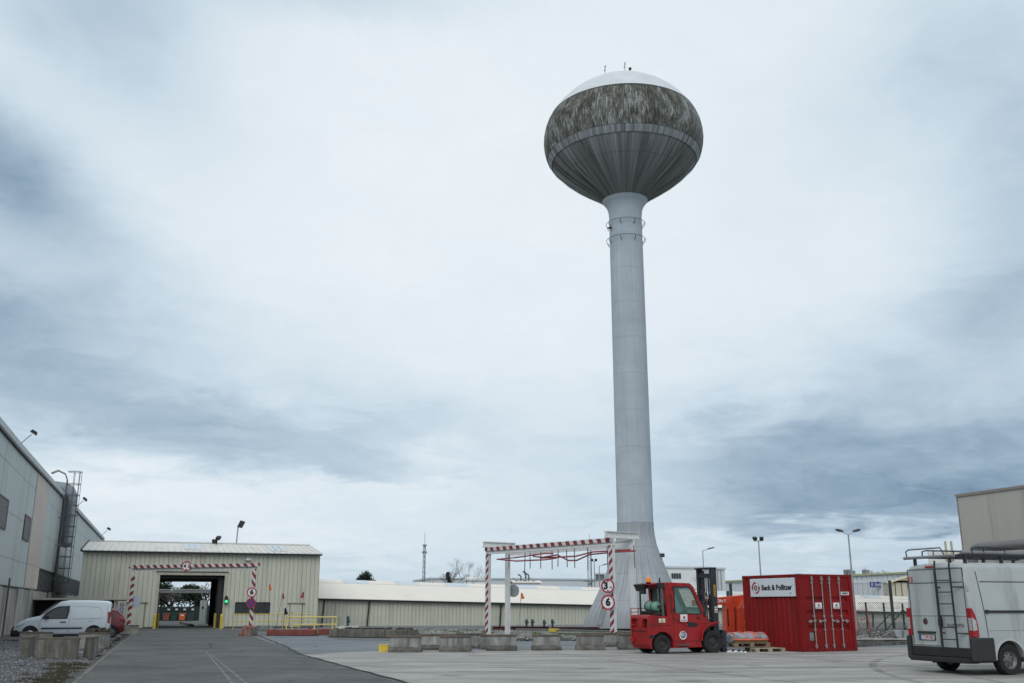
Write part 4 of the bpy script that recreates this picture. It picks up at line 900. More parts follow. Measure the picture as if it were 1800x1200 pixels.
# ------------------------------------------------------------------ loose steel beams lying on the gravel bed
def beam_lying(label, p, q, s, m, z=.0, h=None, group='steel beams and rails stored on the gravel bed', cat='beam'):
    p = Vector(p); q = Vector(q); d = q - p; t = thing('steel_beam', label, cat, (p.x, p.y, gz(p.x, p.y) + .06 + z), atan2(d.y, d.x), group); l = d.length; h = h or s
    dz_ = gz(q.x, q.y) - gz(p.x, p.y)
    b = MB(); b.bar((0, 0, h/2), (l, 0, h/2 + dz_), .02, h); b.build('web', m, t)
    b = MB(); b.bar((0, 0, .01), (l, 0, .01 + dz_), s, .02); b.build('lower_flange', m, t); b = MB(); b.bar((0, 0, h - .01), (l, 0, h - .01 + dz_), s, .02); b.build('upper_flange', m, t)
    return t
M_rust = mat('rusty_red_steel', (.13, .05, .045), .8, var=.4, scale=3); M_conc_lt = mat('pale_beam', (.32, .33, .32), .7, var=.2)
beam_lying('rusty red steel beam lying before the hydrants, left piece', (-1.4, 73.5, 0), (2.7, 74.0, 0), .35, M_rust, h=.28)
beam_lying('rusty red steel beam lying before the hydrants, right piece', (2.8, 73.2, 0), (6.4, 74.6, 0), .3, M_rust, h=.25)
beam_lying('dark rusty girder lying at the foot of the tower', (.9, 69, 0), (8.8, 70.3, 0), .3, mat('dark_rust', (.06, .05, .045), .85, var=.4), h=.2)
t = beam_lying('long pale girder slanting over the gravel with a yellow tag on it', (.3, 66, 0), (6.3, 58, 0), .2, M_conc_lt, z=.08, h=.16)
b = MB(); b.box(3.5, 4.15, -.16, .16, .03, .22); b.build('yellow_tag', M_yellow, t)
beam_lying('long grey rail lying in front of the tower base', (4.6, 63, 0), (15, 66, 0), .2, M_conc_lt, h=.14)
beam_lying('dark timber sleeper on the gravel by the striped leg', (3.7, 55, 0), (7.6, 54.4, 0), .28, mat('sleeper', (.07, .06, .05), .9, var=.4), h=.16)
beam_lying('pale concrete edging piece behind the gantry foot', (2.6, 58.5, 0), (6.8, 57.0, 0), .25, M_conc_lt, h=.12)

# ------------------------------------------------------------------ lean-to shelter, blue mandatory signs
t = thing('shelter', 'open lean-to shelter with thin pale roof behind the white van', 'shelter', (-31.4, 69.0, gz(-31, 69)), AZ*.55)
b = MB(); b.box(-2.6, 4.65, -.2, 2.6, 2.08, 2.2); b.build('roof', mat('shelter_roof', (.46, .44, .38), .6), t)
b = MB(); b.box(-2.4, 4.4, 2.45, 2.5, 0, 2.07); b.build('back_wall', mat('shelter_dark', (.03, .03, .03), .8), t)
b = MB(); b.box(4.05, 4.15, .0, 2.4, 0, 2.07); b.build('side_wall', mat('pale_board', (.42, .42, .40), .6), t)
b = MB(); b.cyl((-2.3, 0, 0), (-2.3, 0, 2.07), .06, n=8); b.cyl((1.0, 0, 0), (1.0, 0, 2.07), .06, n=8); b.build('post', M_steel, t)
bs = thing('sign_column', 'pale post carrying four round blue mandatory signs beside the shelter', 'sign', (-26.75, 69.3, gz(-26.7, 69)), AZ*.4)
b = MB(); b.box(-.2, .34, .0, .05, .1, 2.0); b.build('backing_board', M_beige2, bs)
for i, z in enumerate((1.75, 1.46, 1.17, .88)):
    b = MB(); b.disc((.08, -.003, z), (0, -1, 0), .125, .015, 24); o = b.build('blue_sign', M_blue, bs)
    b = MB()
    if i == 0: b.box(.05, .11, -.024, -.019, z - .02, z + .09); b.box(.05, .11, -.024, -.019, z - .09, z - .05)
    elif i == 1: b.disc((.08, -.019, z + .035), (0, -1, 0), .035, .004, 12); b.prism([(.01, z-.08), (.15, z-.08), (.12, z-.01), (.04, z-.01)], 'xz', -.024, -.019)
    elif i == 2: b.box(.0, .07, -.024, -.019, z - .03, z + .03); b.box(.09, .16, -.024, -.019, z - .03, z + .03)
    else: b.prism([(.0, z+.0), (.08, z+.09), (.16, z+.0), (.11, z+.0), (.11, z-.08), (.05, z-.08), (.05, z+.0)], 'xz', -.024, -.019)
    b.build('pictogram', M_signwhite, o)

# ------------------------------------------------------------------ masts and lamps
def lattice(label, x, y, z0, z1, wbase, wtop, m, whip=2., extra=True):
    t = thing('lattice_mast', label, 'mast', (x, y, z0), .3, 'lattice masts on the skyline'); h = z1 - z0
    b = MB()
    cs = [(cos(a), sin(a)) for a in (.5, .5+2*pi/3, .5+4*pi/3)]
    W = lambda z: (wbase + (wtop-wbase)*z/h)/2
    for c in cs: b.cyl((c[0]*W(0), c[1]*W(0), 0), (c[0]*W(h), c[1]*W(h), h), .05, n=5)
    b.build('leg', m, t)
    b = MB(); n = int(h/.75)
    for i in range(n):
        za, zb = h*i/n, h*(i+1)/n
        for k in range(3):
            a, c = cs[k], cs[(k+1) % 3]; b.cyl((a[0]*W(za), a[1]*W(za), za), (c[0]*W(zb), c[1]*W(zb), zb), .028, n=4); b.cyl((a[0]*W(za), a[1]*W(za), za), (c[0]*W(za), c[1]*W(za), za), .02, n=4)
    b.build('bracing', m, t)
    b = MB(); b.cyl((0, 0, h), (0, 0, h + whip), .035, n=5)
    if extra:
        for z, s in ((h - .2, .35), (h - 1.3, .45), (h*.45, .3)): b.cyl((0, 0, z), (0, 0, z + .25), s*.7 + .1, n=8)
    b.build('antenna', m, t); return t
M_mast = mat('mast_grey', (.22, .27, .31), .5, .2)
lattice('slim lattice mast with whip antenna behind the long hall', -14.0, 160, -1, 10.9, .62, .34, M_mast, 1.9)
t = lattice('thicker lattice mast seen through the yard gantry', 12.45, 160, -1, 11.6, .85, .7, M_mast, 1.0)
b = MB(); b.lathe([(6.2, 1.2), (6.28, 1.2), (6.28, .1)], 12); b.bar((-1.2, 0, 12.0), (0, 0, 12.3), .5, .12); b.build('platform', M_mast, t)
def lamp_post(label, x, y, zt_, kind, z0=-1, r=.07):
    t = thing('street_lamp', label, 'street lamp', (x, y, z0), 0, 'lamp posts around the yard'); h = zt_ - z0
    b = MB(); b.cyl((0, 0, 0), (0, 0, h), r*1.25, r*.75, 10); b.build('pole', M_galv, t, 40)
    if kind == 'twin':
        for s in (-1, 1):
            b = MB(); b.tube([(0, 0, h - .02), (s*.35, 0, h + .1), (s*.5, 0, h + .18)], .035, 6); a = b.build('arm', M_galv, t)
            b = MB(); secs = []
            for k, (q, wy, wz) in enumerate(((.42, .06, .05), (.55, .14, .1), (.8, .2, .13), (1.05, .18, .1), (1.15, .06, .03))):
                cz = h + .16 + q*.22; secs.append([(s*q, wy*cos(v), cz + wz*sin(v)) for v in [2*pi*j/10 for j in range(10)]])
            b.loft(secs); b.build('lamp_head', mat('lamp_shell', (.07, .075, .08), .5), a, 50)
            b = MB(); b.lathe([(0, .0), (.02, .15)], 12); g = b.build('lens', mat('lens_pale', (.45, .47, .45), .3), a); g.location = (s*.82, 0, h + .2)
    elif kind == 'flood':
        b = MB(); b.bar((-.45, 0, h), (.4, 0, h), .07, .07); b.build('crossarm', M_galv, t)
        for q, tl in ((-.34, 40), (.26, 5)):
            b = MB(); b.prism([(-.16, -.1), (.16, -.1), (.1, .1), (-.1, .1)], 'yz', -.18, .18); o = b.build('lamp_head', M_black, t); o.location = (q, -.1, h + .22); o.rotation_euler = (radians(50), 0, radians(tl-20))
            b = MB(); b.box(-.15, .15, -.13, .13, -.11, -.1); b.build('lens', M_lampglass, o)
    elif kind == 'single':
        b = MB(); b.tube([(0, 0, h-.1), (.15, 0, h), (.7, 0, h + .15)], .05, 6); a = b.build('arm', M_galv, t)
        b = MB(); b.bar((.6, 0, h + .16), (1.4, 0, h + .35), .3, .14); b.build('lamp_head', M_black, a, bevel=.03)
    return t
lamp_post('tall twin-headed street lamp rising right behind the red container', 30.42, 90, 7.75, 'twin', r=.085)
lamp_post('floodlight mast rising behind the left part of the red container', 22.26, 90, 7.15, 'flood')
lamp_post('single-arm street lamp right of the water tower above the forklift mast', 22.9, 120, 7.9, 'single')
lamp_post('small floodlight mast between the lattice mast and the tower', 12.3, 150, 7.9, 'flood', r=.09)
lamp_post('tiny distant floodlight pole touching the left edge of the tower base', 13.9, 160, 7.6, 'single', r=.09)
t = thing('street_lamp', 'slanting floodlight pole rising behind the gatehouse roof', 'street lamp', (-27.7, 99.5, 0), 0, 'lamp posts around the yard')
b = MB(); b.cyl((.0, 0, 0), (.25, 0, 9.1), .07, n=8); b.build('pole', M_galv, t); b = MB(); b.prism([(-.25, -.2), (.15, -.3), (.45, .35), (.05, .45)], 'xz', -.25, .25); o = b.build('lamp_head', M_black, t, bevel=.03); o.location = (.45, 0, 9.3)
t = thing('floodlight', 'pair of black floodlights perched on the gatehouse ridge', 'floodlight', (-26.75, 90.4, 6.9), 0, 'floodlights on the buildings')
b = MB(); b.cyl((0, 0, -.1), (0, 0, .55), .04, n=6); b.build('stem', M_black, t)
for q, z, rz in ((-.2, .25, .5), (.12, .55, -.4)):
    b = MB(); b.prism([(-.2, -.12), (.2, -.12), (.14, .1), (-.14, .1)], 'yz', -.2, .2); o = b.build('lamp_head', M_black, t); o.location = (q, -.1, z); o.rotation_euler = (radians(50), 0, rz)

# ------------------------------------------------------------------ trees
M_bark = mat('bark', (.055, .047, .04), .9, var=.3, scale=4); M_twig = mat('twig_brown', (.11, .09, .08), .9, var=.3)
M_ever = mat('evergreen', (.022, .042, .022), .8, var=.5, scale=1.2); M_green_leaf = mat('bush_green', (.05, .075, .03), .8, var=.5, scale=1.5)
def bare_tree(label, x, y, z0, h, spread, seed, depth=6, group='bare winter trees on the skyline', r0=None, trunk=.3):
    rnd = random.Random(seed); t = thing('bare_tree', label, 'tree', (x, y, z0), rnd.uniform(0, 6), group)
    tr = MB(); tw = MB()
    def grow(p, d, l, r, k):
        q = p + d*l; (tr if k >= depth-2 else tw).cyl(p, q, r, r*.72, 5 if k >= depth-2 else 3, cap=False)
        if k == 0: return
        for i in range(rnd.choice((2, 3, 3)) if k > 1 else 3):
            a = rnd.uniform(0, 2*pi); s = rnd.uniform(.28, .62)*spread
            nd = (d + Vector((cos(a)*s, sin(a)*s, rnd.uniform(-.05, .22)))).normalized()
            grow(q, nd, l*rnd.uniform(.62, .86), r*.66, k-1)
    r0 = r0 or h*.02
    grow(Vector((0, 0, 0)), Vector((0, 0, 1)), h*trunk, r0, depth)
    tr.build('trunk', M_bark, t, fix=False); tw.build('crown', M_twig, t, fix=False); return t
def leaf_tree(label, x, y, z0, h, w_, seed, m=M_ever, conifer=False, n=2600, group='evergreen trees on the skyline', ls=.16, tr=.3):
    rnd = random.Random(seed); t = thing('evergreen_tree', label, 'tree', (x, y, z0), 0, group)
    b = MB(); b.cyl((0, 0, 0), (0, 0, h*.8), h*.025, h*.008, 6)
    for i in range(7):
        a = rnd.uniform(0, 6.28); z = h*rnd.uniform(.3, .7); b.cyl((0, 0, z), (cos(a)*w_*.3, sin(a)*w_*.3, z + h*.1), h*.01, h*.003, 4)
    b.build('trunk', M_bark, t)
    clumps = []
    for i in range(26):
        a = rnd.uniform(0, 6.28)
        if conifer: zf = rnd.uniform(.15, .98); rr = (1 - zf)*w_/2*rnd.uniform(.5, 1.05); cz = zf*h; cr = max(.15, (1-zf)*w_*.22 + .1)
        else:
            ph = rnd.uniform(-.5, 1.45); rr = w_/2*.72*cos(ph*.95)*rnd.uniform(.4, 1.); cz = h*(.62 + .3*sin(ph)); cr = w_*rnd.uniform(.12, .2)
        clumps.append((cos(a)*rr, sin(a)*rr, cz, cr))
    f = MB()
    for i in range(n):
        c = rnd.choice(clumps); d = Vector((rnd.gauss(0, 1), rnd.gauss(0, 1), rnd.gauss(0, 1))).normalized()*c[3]*rnd.uniform(.4, 1.1)
        p = Vector(c[:3]) + d; s = ls*rnd.uniform(.6, 1.4); u_ = Vector((rnd.gauss(0, 1), rnd.gauss(0, 1), rnd.gauss(0, .5))).normalized()*s; v_ = Vector((rnd.gauss(0, 1), rnd.gauss(0, 1), rnd.gauss(0, 1))).normalized()*s*.6
        f.add([p - u_, p + v_, p + u_, p - v_], [(0, 1, 2, 3)])
    f.build('crown', m, t, fix=False); return t
leaf_tree('dark evergreen tree peeking over the long hall on its left', -20.2, 140, -.8, 6.7, 4.4, 3, n=3600, ls=.16)
leaf_tree('small dark conifer peeking over the long hall next to a bare tree', -9.6, 150, -.8, 7.2, 3.8, 5, conifer=True, n=2600)
bare_tree('bare tree over the long hall right beside the small conifer', -7.9, 150, -.8, 9.0, 1.15, 12, depth=7, trunk=.26, r0=.09)
bare_tree('low bare shrubby tree at the left of the small conifer', -10.7, 152, -.8, 6.4, 1.2, 15, depth=6, trunk=.3, r0=.06)
xs = [(66.6, 7.2, 31), (72.2, 8.2, 32), (76.4, 9.4, 33), (79.6, 9.0, 34), (83.8, 7.6, 35), (87.4, 6.6, 36)]
labs = ['leftmost bare tree above the right end of the container', 'bare tree between container and sign hall, second of the row', 'tallest bare tree of the row above the sign hall', 'bare tree right of the tallest one above the sign hall', 'smaller bare tree near the right end of the row', 'lowest bare tree at the right end of the row']
for (x, h_, sd_), lab in zip(xs, labs): bare_tree(lab, x, 215, 1.5, h_, 1.25, sd_, trunk=.22, r0=.16)
# trees seen through the gate
for i, (x, y, h_, sd_, lab) in enumerate(((-62.5, 165, 12.5, 41, 'leftmost bare tree seen through the drive-through opening'), (-57.5, 172, 13.5, 42, 'bare tree behind the bins, second from the left in the opening'), (-51.5, 168, 12.5, 43, 'bare tree seen through the right part of the opening'), (-54.5, 182, 14, 44, 'tall bare tree farthest back through the opening'), (-66, 178, 13, 45, 'bare tree behind the left jamb of the opening'), (-59.8, 160, 11.5, 46, 'nearest bare tree between the two left bins'), (-54.0, 158, 11, 47, 'low-forked bare tree right of the orange skip'), (-57.0, 163, 10.5, 48, 'twiggy bare tree above the orange skip'), (-49.0, 172, 12, 49, 'bare tree at the right edge of the opening'))):
    bare_tree(lab, x, y, -.9, h_*.92, 1.45, sd_, 6, 'bare trees behind the gatehouse', trunk=.14, r0=.3)
for i, (x, y, h_, w_, lab) in enumerate(((-56.2, 160, 6.2, 7, 'dark green bush in the middle of the opening'), (-61.5, 163, 4.6, 6, 'dull green bush behind the left bins'), (-51.2, 161, 5.2, 6, 'dull green bush behind the right bins'), (-66, 170, 7, 8, 'broad green bush at the left jamb'), (-46.5, 168, 6.5, 7, 'dark bush at the right end of the bins'))):
    leaf_tree(lab, x, y, -.9, h_, w_, 60+i, M_ever if i % 2 == 0 else M_green_leaf, n=3400, group='bushes behind the gatehouse', ls=.2)
# skips beyond the gate
def bin_(label, x, y, m, h=.98, group='waste skips beyond the drive-through'):
    t = thing('waste_bin', label, 'bin', (x, y, gz(x, y)), AZ*.4, group)
    b = MB(); b.prism([(-.42, .1), (.42, .1), (.48, h), (-.48, h)], 'xz', -.5, .5); b.build('body', m, t, bevel=.03)
    b = MB(); b.box(-.5, .5, -.56, .56, h + .002, h + .1); b.build('lid', m, t, bevel=.02)
    b = MB()
    for sx in (-.36, .28): b.cyl((sx, -.4, .1), (sx + .08, -.4, .1), .1, n=10); b.cyl((sx, .4, .1), (sx + .08, .4, .1), .1, n=10)
    b.build('wheel', M_black, t); return t
base = Vector((-51.7, 148.5, 0))
cols = [('faded red skip at the left of the row beyond the gate', (.24, .075, .055), -.02), ('dark green skip second from the left beyond the gate', (.015, .06, .04), 1.68), ('orange skip with a white label beyond the gate', (.55, .12, .03), 3.42), ('dark grey-green skip at the right of the row beyond the gate', (.03, .045, .05), 5.2)]
for i, (lab, c, o_) in enumerate(cols):
    t = bin_(lab, -50.6 + o_*.66, 149 + o_*.06, mat('skip_paint_%d' % i, c, .6, var=.15)); 
    if i == 2: b = MB(); b.box(-.22, .22, -.52, -.49, .7, .9); b.build('white_label', M_signwhite, t)
hb = thing('shed', 'dark green screen wall with small white number plates behind the skips', 'wall', (-51.9, 151.5, gz(-50, 151)), .06)
b = MB(); b.box(-1.4, 10.6, 0, .2, 0, 1.95); b.build('wall', mat('dark_green_screen', (.012, .03, .026), .7), hb)
for i, x in enumerate((.45, 1.62, 2.8, 3.98)): b = MB(); b.box(x, x + .36, -.05, -.005, 1.5, 1.72); b.build('number_plate', M_signwhite, hb)
# pipe bridge beyond the gate, pale column cabinet
pb = thing('pipe_bridge', 'dark pipe bridge crossing the road beyond the gatehouse', 'pipe bridge', (-45.5, 112, gz(-45, 112)), AZ*.2)
b = MB(); b.box(-2, 14.2, -.3, .3, 3.3, 3.52); b.cyl((-2, 0, 3.62), (14.2, 0, 3.62), .07, n=8); b.build('beam', M_steel, pb)
for x in (-1.8, 12.4, 13.2): b = MB(); b.box(x - .08, x + .08, -.1, .1, 0, 3.29); b.build('post', M_steel, pb)
t = thing('switch_cabinet', 'tall pale grey cabinet standing right inside the far side of the gate', 'cabinet', (-34.35, 112.9, gz(-36, 112)), .1)
b = MB(); b.box(-.32, .32, -.4, .4, 0, 2.5); b.build('body', mat('cabinet_pale', (.33, .36, .36), .6), t, bevel=.02); b = MB(); b.box(-.1, .1, -.45, -.401, 1.6, 1.85); b.build('lock_box', M_black, t); b = MB(); b.box(-.02, .0, -.41, -.401, .1, 2.6); b.build('door_gap', M_black, t)
t = thing('tank_rack', 'dark green machinery and white pipes at the right side beyond the gate', 'machinery', (-32.4, 111.5, gz(-34, 112)), .1)
b = MB(); b.box(-1.1, 2.2, 0, 1.5, 0, 1.9); b.build('housing', M_green, t, bevel=.03)
b = MB()
for x, z in ((-.7, 3.3), (-.1, 3.3), (.7, 3.6)): b.cyl((x, -.2, .2), (x, -.2, z), .1, n=8)
b.split('pipe', M_white, t)
wallblock('low kerb wall along the right side of the road beyond the gate', (-29.2, 93.5), (-37.0, 114), .28, .25, M_block_old, 'kerb wall', 'low_wall', base=False)
t = thing('gate_leaf', 'white metal gate leaf folded back on the left beyond the opening', 'gate', (-34.2, 98.0, gz(-34, 97.6)), AZ + radians(88))
b = MB(); b.prism([(0, .2), (3.2, .2), (0, 2.9)], 'xz', -.03, .03); b.build('panel', M_white, t)
b = MB(); b.cyl((0, 0, 0), (0, 0, 3.1), .07, n=8); b.build('post', M_galv, t)

# ------------------------------------------------------------------ background buildings
M_far1 = mat('far_wall_grey', (.58, .62, .65), .7, var=.05, scale=.2); M_far2 = mat('far_wall_hazed_white', (.78, .80, .80), .7, var=.05, scale=.3); M_farbeige = mat('far_beige', (.52, .49, .40), .7, var=.05, scale=.3)  # far white is lightened so the wall colour carries the distance haze
def hall(name, label, p, q, z1, depth, m, z0=-2., pitch=0, roofm=None, rise=0, group=None):
    p = Vector((p[0], p[1], 0)); q = Vector((q[0], q[1], 0)); d = q - p; t = thing(name, label, 'building', (p.x, p.y, 0), atan2(d.y, d.x), group); l = d.length
    b = MB()
    if pitch: ribwall(b, 0, l, z0, z1, pitch, -.06, .06, pitch*.18)
    b.box(0, l, 0, depth, z0, z1); b.build('wall', m, t)
    b = MB()
    if rise: b.prism([(-.3, z1), (depth/2, z1 + rise), (depth + .3, z1), (depth + .3, z1 + .1), (depth/2, z1 + rise + .1), (-.3, z1 + .1)], 'yz', -.3, l + .3)
    else: b.box(-.15, l + .15, -.2, depth + .15, z1 + .002, z1 + .25)
    b.build('roof', roofm or M_far1, t); return t
def far_win(t, x0, x1, z0, z1, n=1, name='window'):
    w_ = (x1 - x0)/n
    for i in range(n): b = MB(); b.box(x0 + i*w_ + .12*w_, x0 + (i+1)*w_ - .12*w_, -.12, -.07, z0, z1); b.build(name, M_winpane, t)
hall('factory_hall', 'distant flat grey factory hall on the skyline behind the long roof', (-14.5, 180), (24, 190), 6.1, 20, M_far1)
t = hall('factory_hall', 'small pale rooftop plant room at the left end of the grey hall', (-7.6, 160), (-3.6, 160), 5.3, 6, M_far2); b = MB(); b.box(.2, 2.6, .5, 3, 5.56, 6.1); b.build('rooftop_box', M_far2, t)
b = MB(); b.cyl((3.2, 1, 5.5), (3.2, 1, 6.0), .1, n=6); b.box(3.0, 3.9, .4, .6, 5.75, 5.85); b.build('pipe', mat('pale_yellow_pipe', (.55, .5, .3), .6), t)
t = hall('factory_hall', 'cream shed roof carrying dark curved exhaust stacks', (.4, 150), (4.2, 150.4), 4.75, 6, M_far2, rise=.35, roofm=M_roofc)
b = MB()
for x, z, r in ((1.0, 5.9, .11), (1.75, 6.35, .13), (2.2, 6.05, .11)):
    b.tube([(x + .15, 2, 4.9), (x + .15, 2, z - .2), (x + .05, 2, z), (x - .3, 2, z + .12)], r, 8)
b.build('exhaust_stack', mat('dark_duct', (.09, .11, .13), .5), t)
b = MB()
for x in (.3, 1.5, 2.9): b.tube([(x - .5, 1.4, 5.55), (x + .05, 1.4, 5.2), (x + .7, 1.4, 5.3)], [.03, .17, .07], 8)
b.build('roof_fan', mat('fan_grey', (.22, .25, .28), .5), t)
t = hall('plant_room', 'small dark plant room left of the tower base on the skyline', (14.75, 176), (16.2, 176), 6.75, 2, mat('far_dark', (.13, .15, .17), .7), z0=5.9)
t = hall('office_block', 'white flat-roofed building with three dark windows right of the tower', (21.2, 140), (27.2, 141.5), 6.55, 10, M_far2); far_win(t, 1.0, 2.5, 5.15, 5.85, 4)
b = MB(); b.box(-.2, 6.2, -.3, -.05, 3.6, 3.8); b.box(4.2, 6.2, -.35, -.25, 5.2, 5.3); b.build('ledge', M_far1, t)
t = hall('plant_room', 'pale louvred plant tower right behind the forklift mast', (27.6, 139), (29.5, 139.3), 6.35, 3, M_far1)
b = MB()
for i in range(3): b.box(.3 + i*.5, .36 + i*.5, -.1, -.002, 3, 6.2)
b.build('louvre', M_steel, t)
# hall with the blue sign
t = hall('sign_hall', 'long white hall with yellowish eaves pipe and a blue sign', (43.5, 205), (60.4, 146), 6.0, 30, mat('far_clad_white', (.72, .76, .79), .6, var=.04), pitch=1.3)
b = MB(); l = sqrt(16.9**2 + 59**2); b.bar((0, -.35, 6.25), (l + .2, -.35, 6.25), .25, .25); b.build('eaves_pipe', mat('yellow_green_pipe', (.42, .43, .22), .6), t)
b = MB()
for x, z in ((18, 6.7), (20, 6.5), (41, 7.2), (42.2, 7.0), (46, 7.0)): b.box(x, x + .9, -.2, .6, 6.3, z)
b.build('roof_vent', M_steel, t)
bd = thing('company_sign', 'blue rectangular sign with white lettering on the white hall', 'sign', (56.7, 156.6, 4.65), 0)
b = MB(); b.box(-1.12, 1.12, -.06, .06, -.42, .42); b.build('board', M_blue, bd); text('E Solar', .72, M_signwhite, bd, (.1, -.062, 0), (pi/2, 0, 0), bold=.012)
t = hall('gable_shed', 'beige ribbed gable shed behind the tall fence post', (49.2, 131.5), (62.3, 131.5), 4.4, 2.2, M_farbeige, pitch=.8)
b = MB(); b.add([(0, -.13, 4.4), (12, -.13, 4.4), (12, -.13, 8.0), (0, -.2, 4.4), (12, -.2, 4.4), (12, -.2, 8.0)], [(0, 1, 2), (3, 5, 4), (0, 3, 4, 1), (1, 4, 5, 2), (2, 5, 3, 0)]); b.build('gable', M_farbeige, t)
b = MB(); b.bar((-.4, -.3, 4.35), (12, -.3, 8.1), .5, .22); b.build('verge', mat('verge_cream', (.6, .56, .42), .6), t)
# tan building on the right and its pipe
tb = thing('tan_building', 'tall tan panelled building cut by the right frame edge', 'building', (27.12, 60.0, 0), AZ + pi/2 + pi)
b = MB(); b.box(0, 30, 0, -.12, -.5, 7.95) if False else b.box(0, 30, .0, 14, -.5, 7.9); b.build('wall', mat('tan_wall', (.40, .39, .355), .7, var=.05, scale=.3, dirt=(.34, .33, .30), dirt_amt=.3, streak=True), tb)
b = MB()
for x in (2.4, 4.9, 7.4, 9.9, 12.4): b.box(x, x + .02, -.004, .0, -.5, 7.9)
b.build('panel_joint', mat('joint_tan', (.26, .24, .21), .8), tb)
b = MB(); b.box(-.1, 30.1, -.08, 14.1, 7.902, 8.06); b.box(-.05, .0, -.05, .0, -.5, 7.9); b.build('edge_trim', mat('trim_tan', (.24, .22, .2), .7), tb)
t = thing('overhead_pipe', 'thick dark grey pipe bending down in front of the tan building', 'pipe', (26.05, 56.8, 0), AZ + pi/2 + pi)
b = MB(); b.tube([(.1, 0, -.4), (.1, 0, 4.1), (.16, 0, 4.4), (.42, 0, 4.64), (.8, 0, 4.68), (30, 0, 4.68)], .27, 18); b.build('pipe', mat('pipe_grey', (.17, .17, .175), .45, .3, var=.1), t, 50)
b = MB()
for x in (5.0, 10): b.cyl((x, 0, -.4), (x, 0, 4.4), .09, n=10)
b.split('support', M_galv, t)
t = thing('roof_fence', 'pale low parapet with thin posts left of the tan building', 'parapet', (27.4, 68, 0), 0)
b = MB(); b.box(.95, 3.4, 0, .2, -.5, 5.1); b.build('panel', M_far2, t); b = MB()
for x in (2.1, 2.5): b.cyl((x, -.1, 4.5), (x, -.1, 5.75), .08, n=8)
b.build('post', mat('yellowish_post', (.5, .47, .3), .6), t)

# ------------------------------------------------------------------ chain-link fences on the rubble bank
bk = MB(); random.seed(21)
nx, ny = 60, 8; x0, y0, x1, y1 = 11.8, 45.2, 27, 53.5
for j in range(ny+1):
    for i in range(nx+1):
        fx, fy = i/nx, j/ny; x = x0 + (x1-x0)*fx; y = y0 + (y1-y0)*fy*.35 + fx*.8; base_z = gz(x, y)
        z = base_z + min(1, fy*2.6)*.52 + random.uniform(-.04, .05) if 0 < j else base_z - .05
        bk.v.append((x, y, z))
for j in range(ny):
    for i in range(nx): a = j*(nx+1)+i; bk.f.append((a, a+1, a+nx+2, a+nx+1))
tag(bk.build('rubble_bank', ground_mat('bank_rubble', (.11, .11, .105), (.24, .24, .23), 1.2, .25, 30, peb=9, bump=1., stain=.7, stain_col=(.05, .055, .035)), fix=False), kind='structure')
def chain_fence(label, pts, z0, z1, post_r, sp, group, posts, braces=()):
    a = Vector(pts[0] + (0,)); c = Vector(pts[1] + (0,)); d = c - a; l = d.length
    t = thing('chain_link_fence', label, 'fence', (a.x, a.y, z0), atan2(d.y, d.x), group); h = z1 - z0
    for (x, hh) in posts:
        b = MB(); b.box(x - post_r, x + post_r, -post_r, post_r, -.4, hh); b.build('post', mat('fence_post_green', (.018, .035, .03), .5), t)
    b = MB()
    for (xa, za, xb, zb) in braces: b.cyl((xa, 0, za), (xb, .0, zb), .03, n=6)
    if braces: b.build('brace', MATS['fence_post_green'], t)
    b = MB(); r = .0031; n = int((l + h)/sp)
    for i in range(n):
        s = i*sp
        xa, za = (s, 0) if s <= l else (l, s - l); xb, zb = (s - h, h) if s >= h else (0, s)
        b.bar((xa, .03, za), (xb, .03, zb), r*2, r*2)
        b.bar((l - xa, .04, za), (l - xb, .04, zb), r*2, r*2)
    for z in (.05, h*.5, h - .03): b.cyl((0, .035, z), (l, .035, z), .006, n=4)
    tag(b.build('wire_mesh', mat('fence_wire', (.10, .11, .11), .5, .5), t, fix=False), kind='stuff'); return t
chain_fence('tall chain-link fence behind the container with high square posts', [(10.2, 48.2), (20.2, 48.9)], .25, 2.58, .055, .105, 'chain-link fences', [(.1, 1.95), (.25, 2.3), (8.1, 2.45)], [(8.1, 1.0, 7.1, .1)])
chain_fence('lower chain-link fence with thin braced posts in front of the tall one', [(16.0, 46.8), (21, 47.2)], .3, 1.68, .032, .09, 'chain-link fences', [(.35, 1.38), (1.2, 1.35), (2.1, 1.32), (3.0, 1.32), (4.2, 1.32)], [(2.1, 1.05, 1.2, .1), (2.1, 1.05, 3.0, .3)])
tr = thing('trestle', 'spindly red metal trestle leaning by the fence next to the container', 'trestle', (15.98, 46.2, .42), 0)
b = MB()
for x in (-.28, .2): b.tube([(x - .05, -.1, 0), (x, 0, .35), (x, 0, .92)], .018, 6); b.tube([(x + .12, .1, 0), (x, 0, .5)], .018, 6)
b.build('leg', M_flred, tr); b = MB(); b.cyl((-.28, 0, .91), (.2, 0, .91), .018, n=6); b.cyl((-.28, 0, .5), (.2, 0, .5), .015, n=6); b.split('crossbar', M_flred, tr)
t = thing('stone_trough', 'pale stained stone trough on the bank beside the white van', 'trough', (17.1, 45.6, .0), .05)
b = MB(); b.prism([(0, .42), (.06, .18), (.25, .1), (2.6, .1), (2.6, .45), (0, .45)], 'xz', 0, .6); b.build('body', mat('trough_stone', (.33, .35, .36), .85, var=.2, scale=2, dirt=(.08, .08, .07), dirt_amt=.6, streak=True), t, bevel=.02)
b = MB(); b.box(.7, 2.6, .1, .5, .5, .54); b.box(.6, 2.6, .1, .5, .6, .64); b.build('timber', mat('mossy_timber', (.17, .17, .11), .9, var=.4), t)
b = MB(); b.box(.2, 2.6, .0, .5, -.12, .08); b.build('footing', M_block, t)
sl_ = thing('edge_slab', 'long pale concrete edge slab at the foot of the bank', 'slab', (12.9, 43.8, .0), .06)
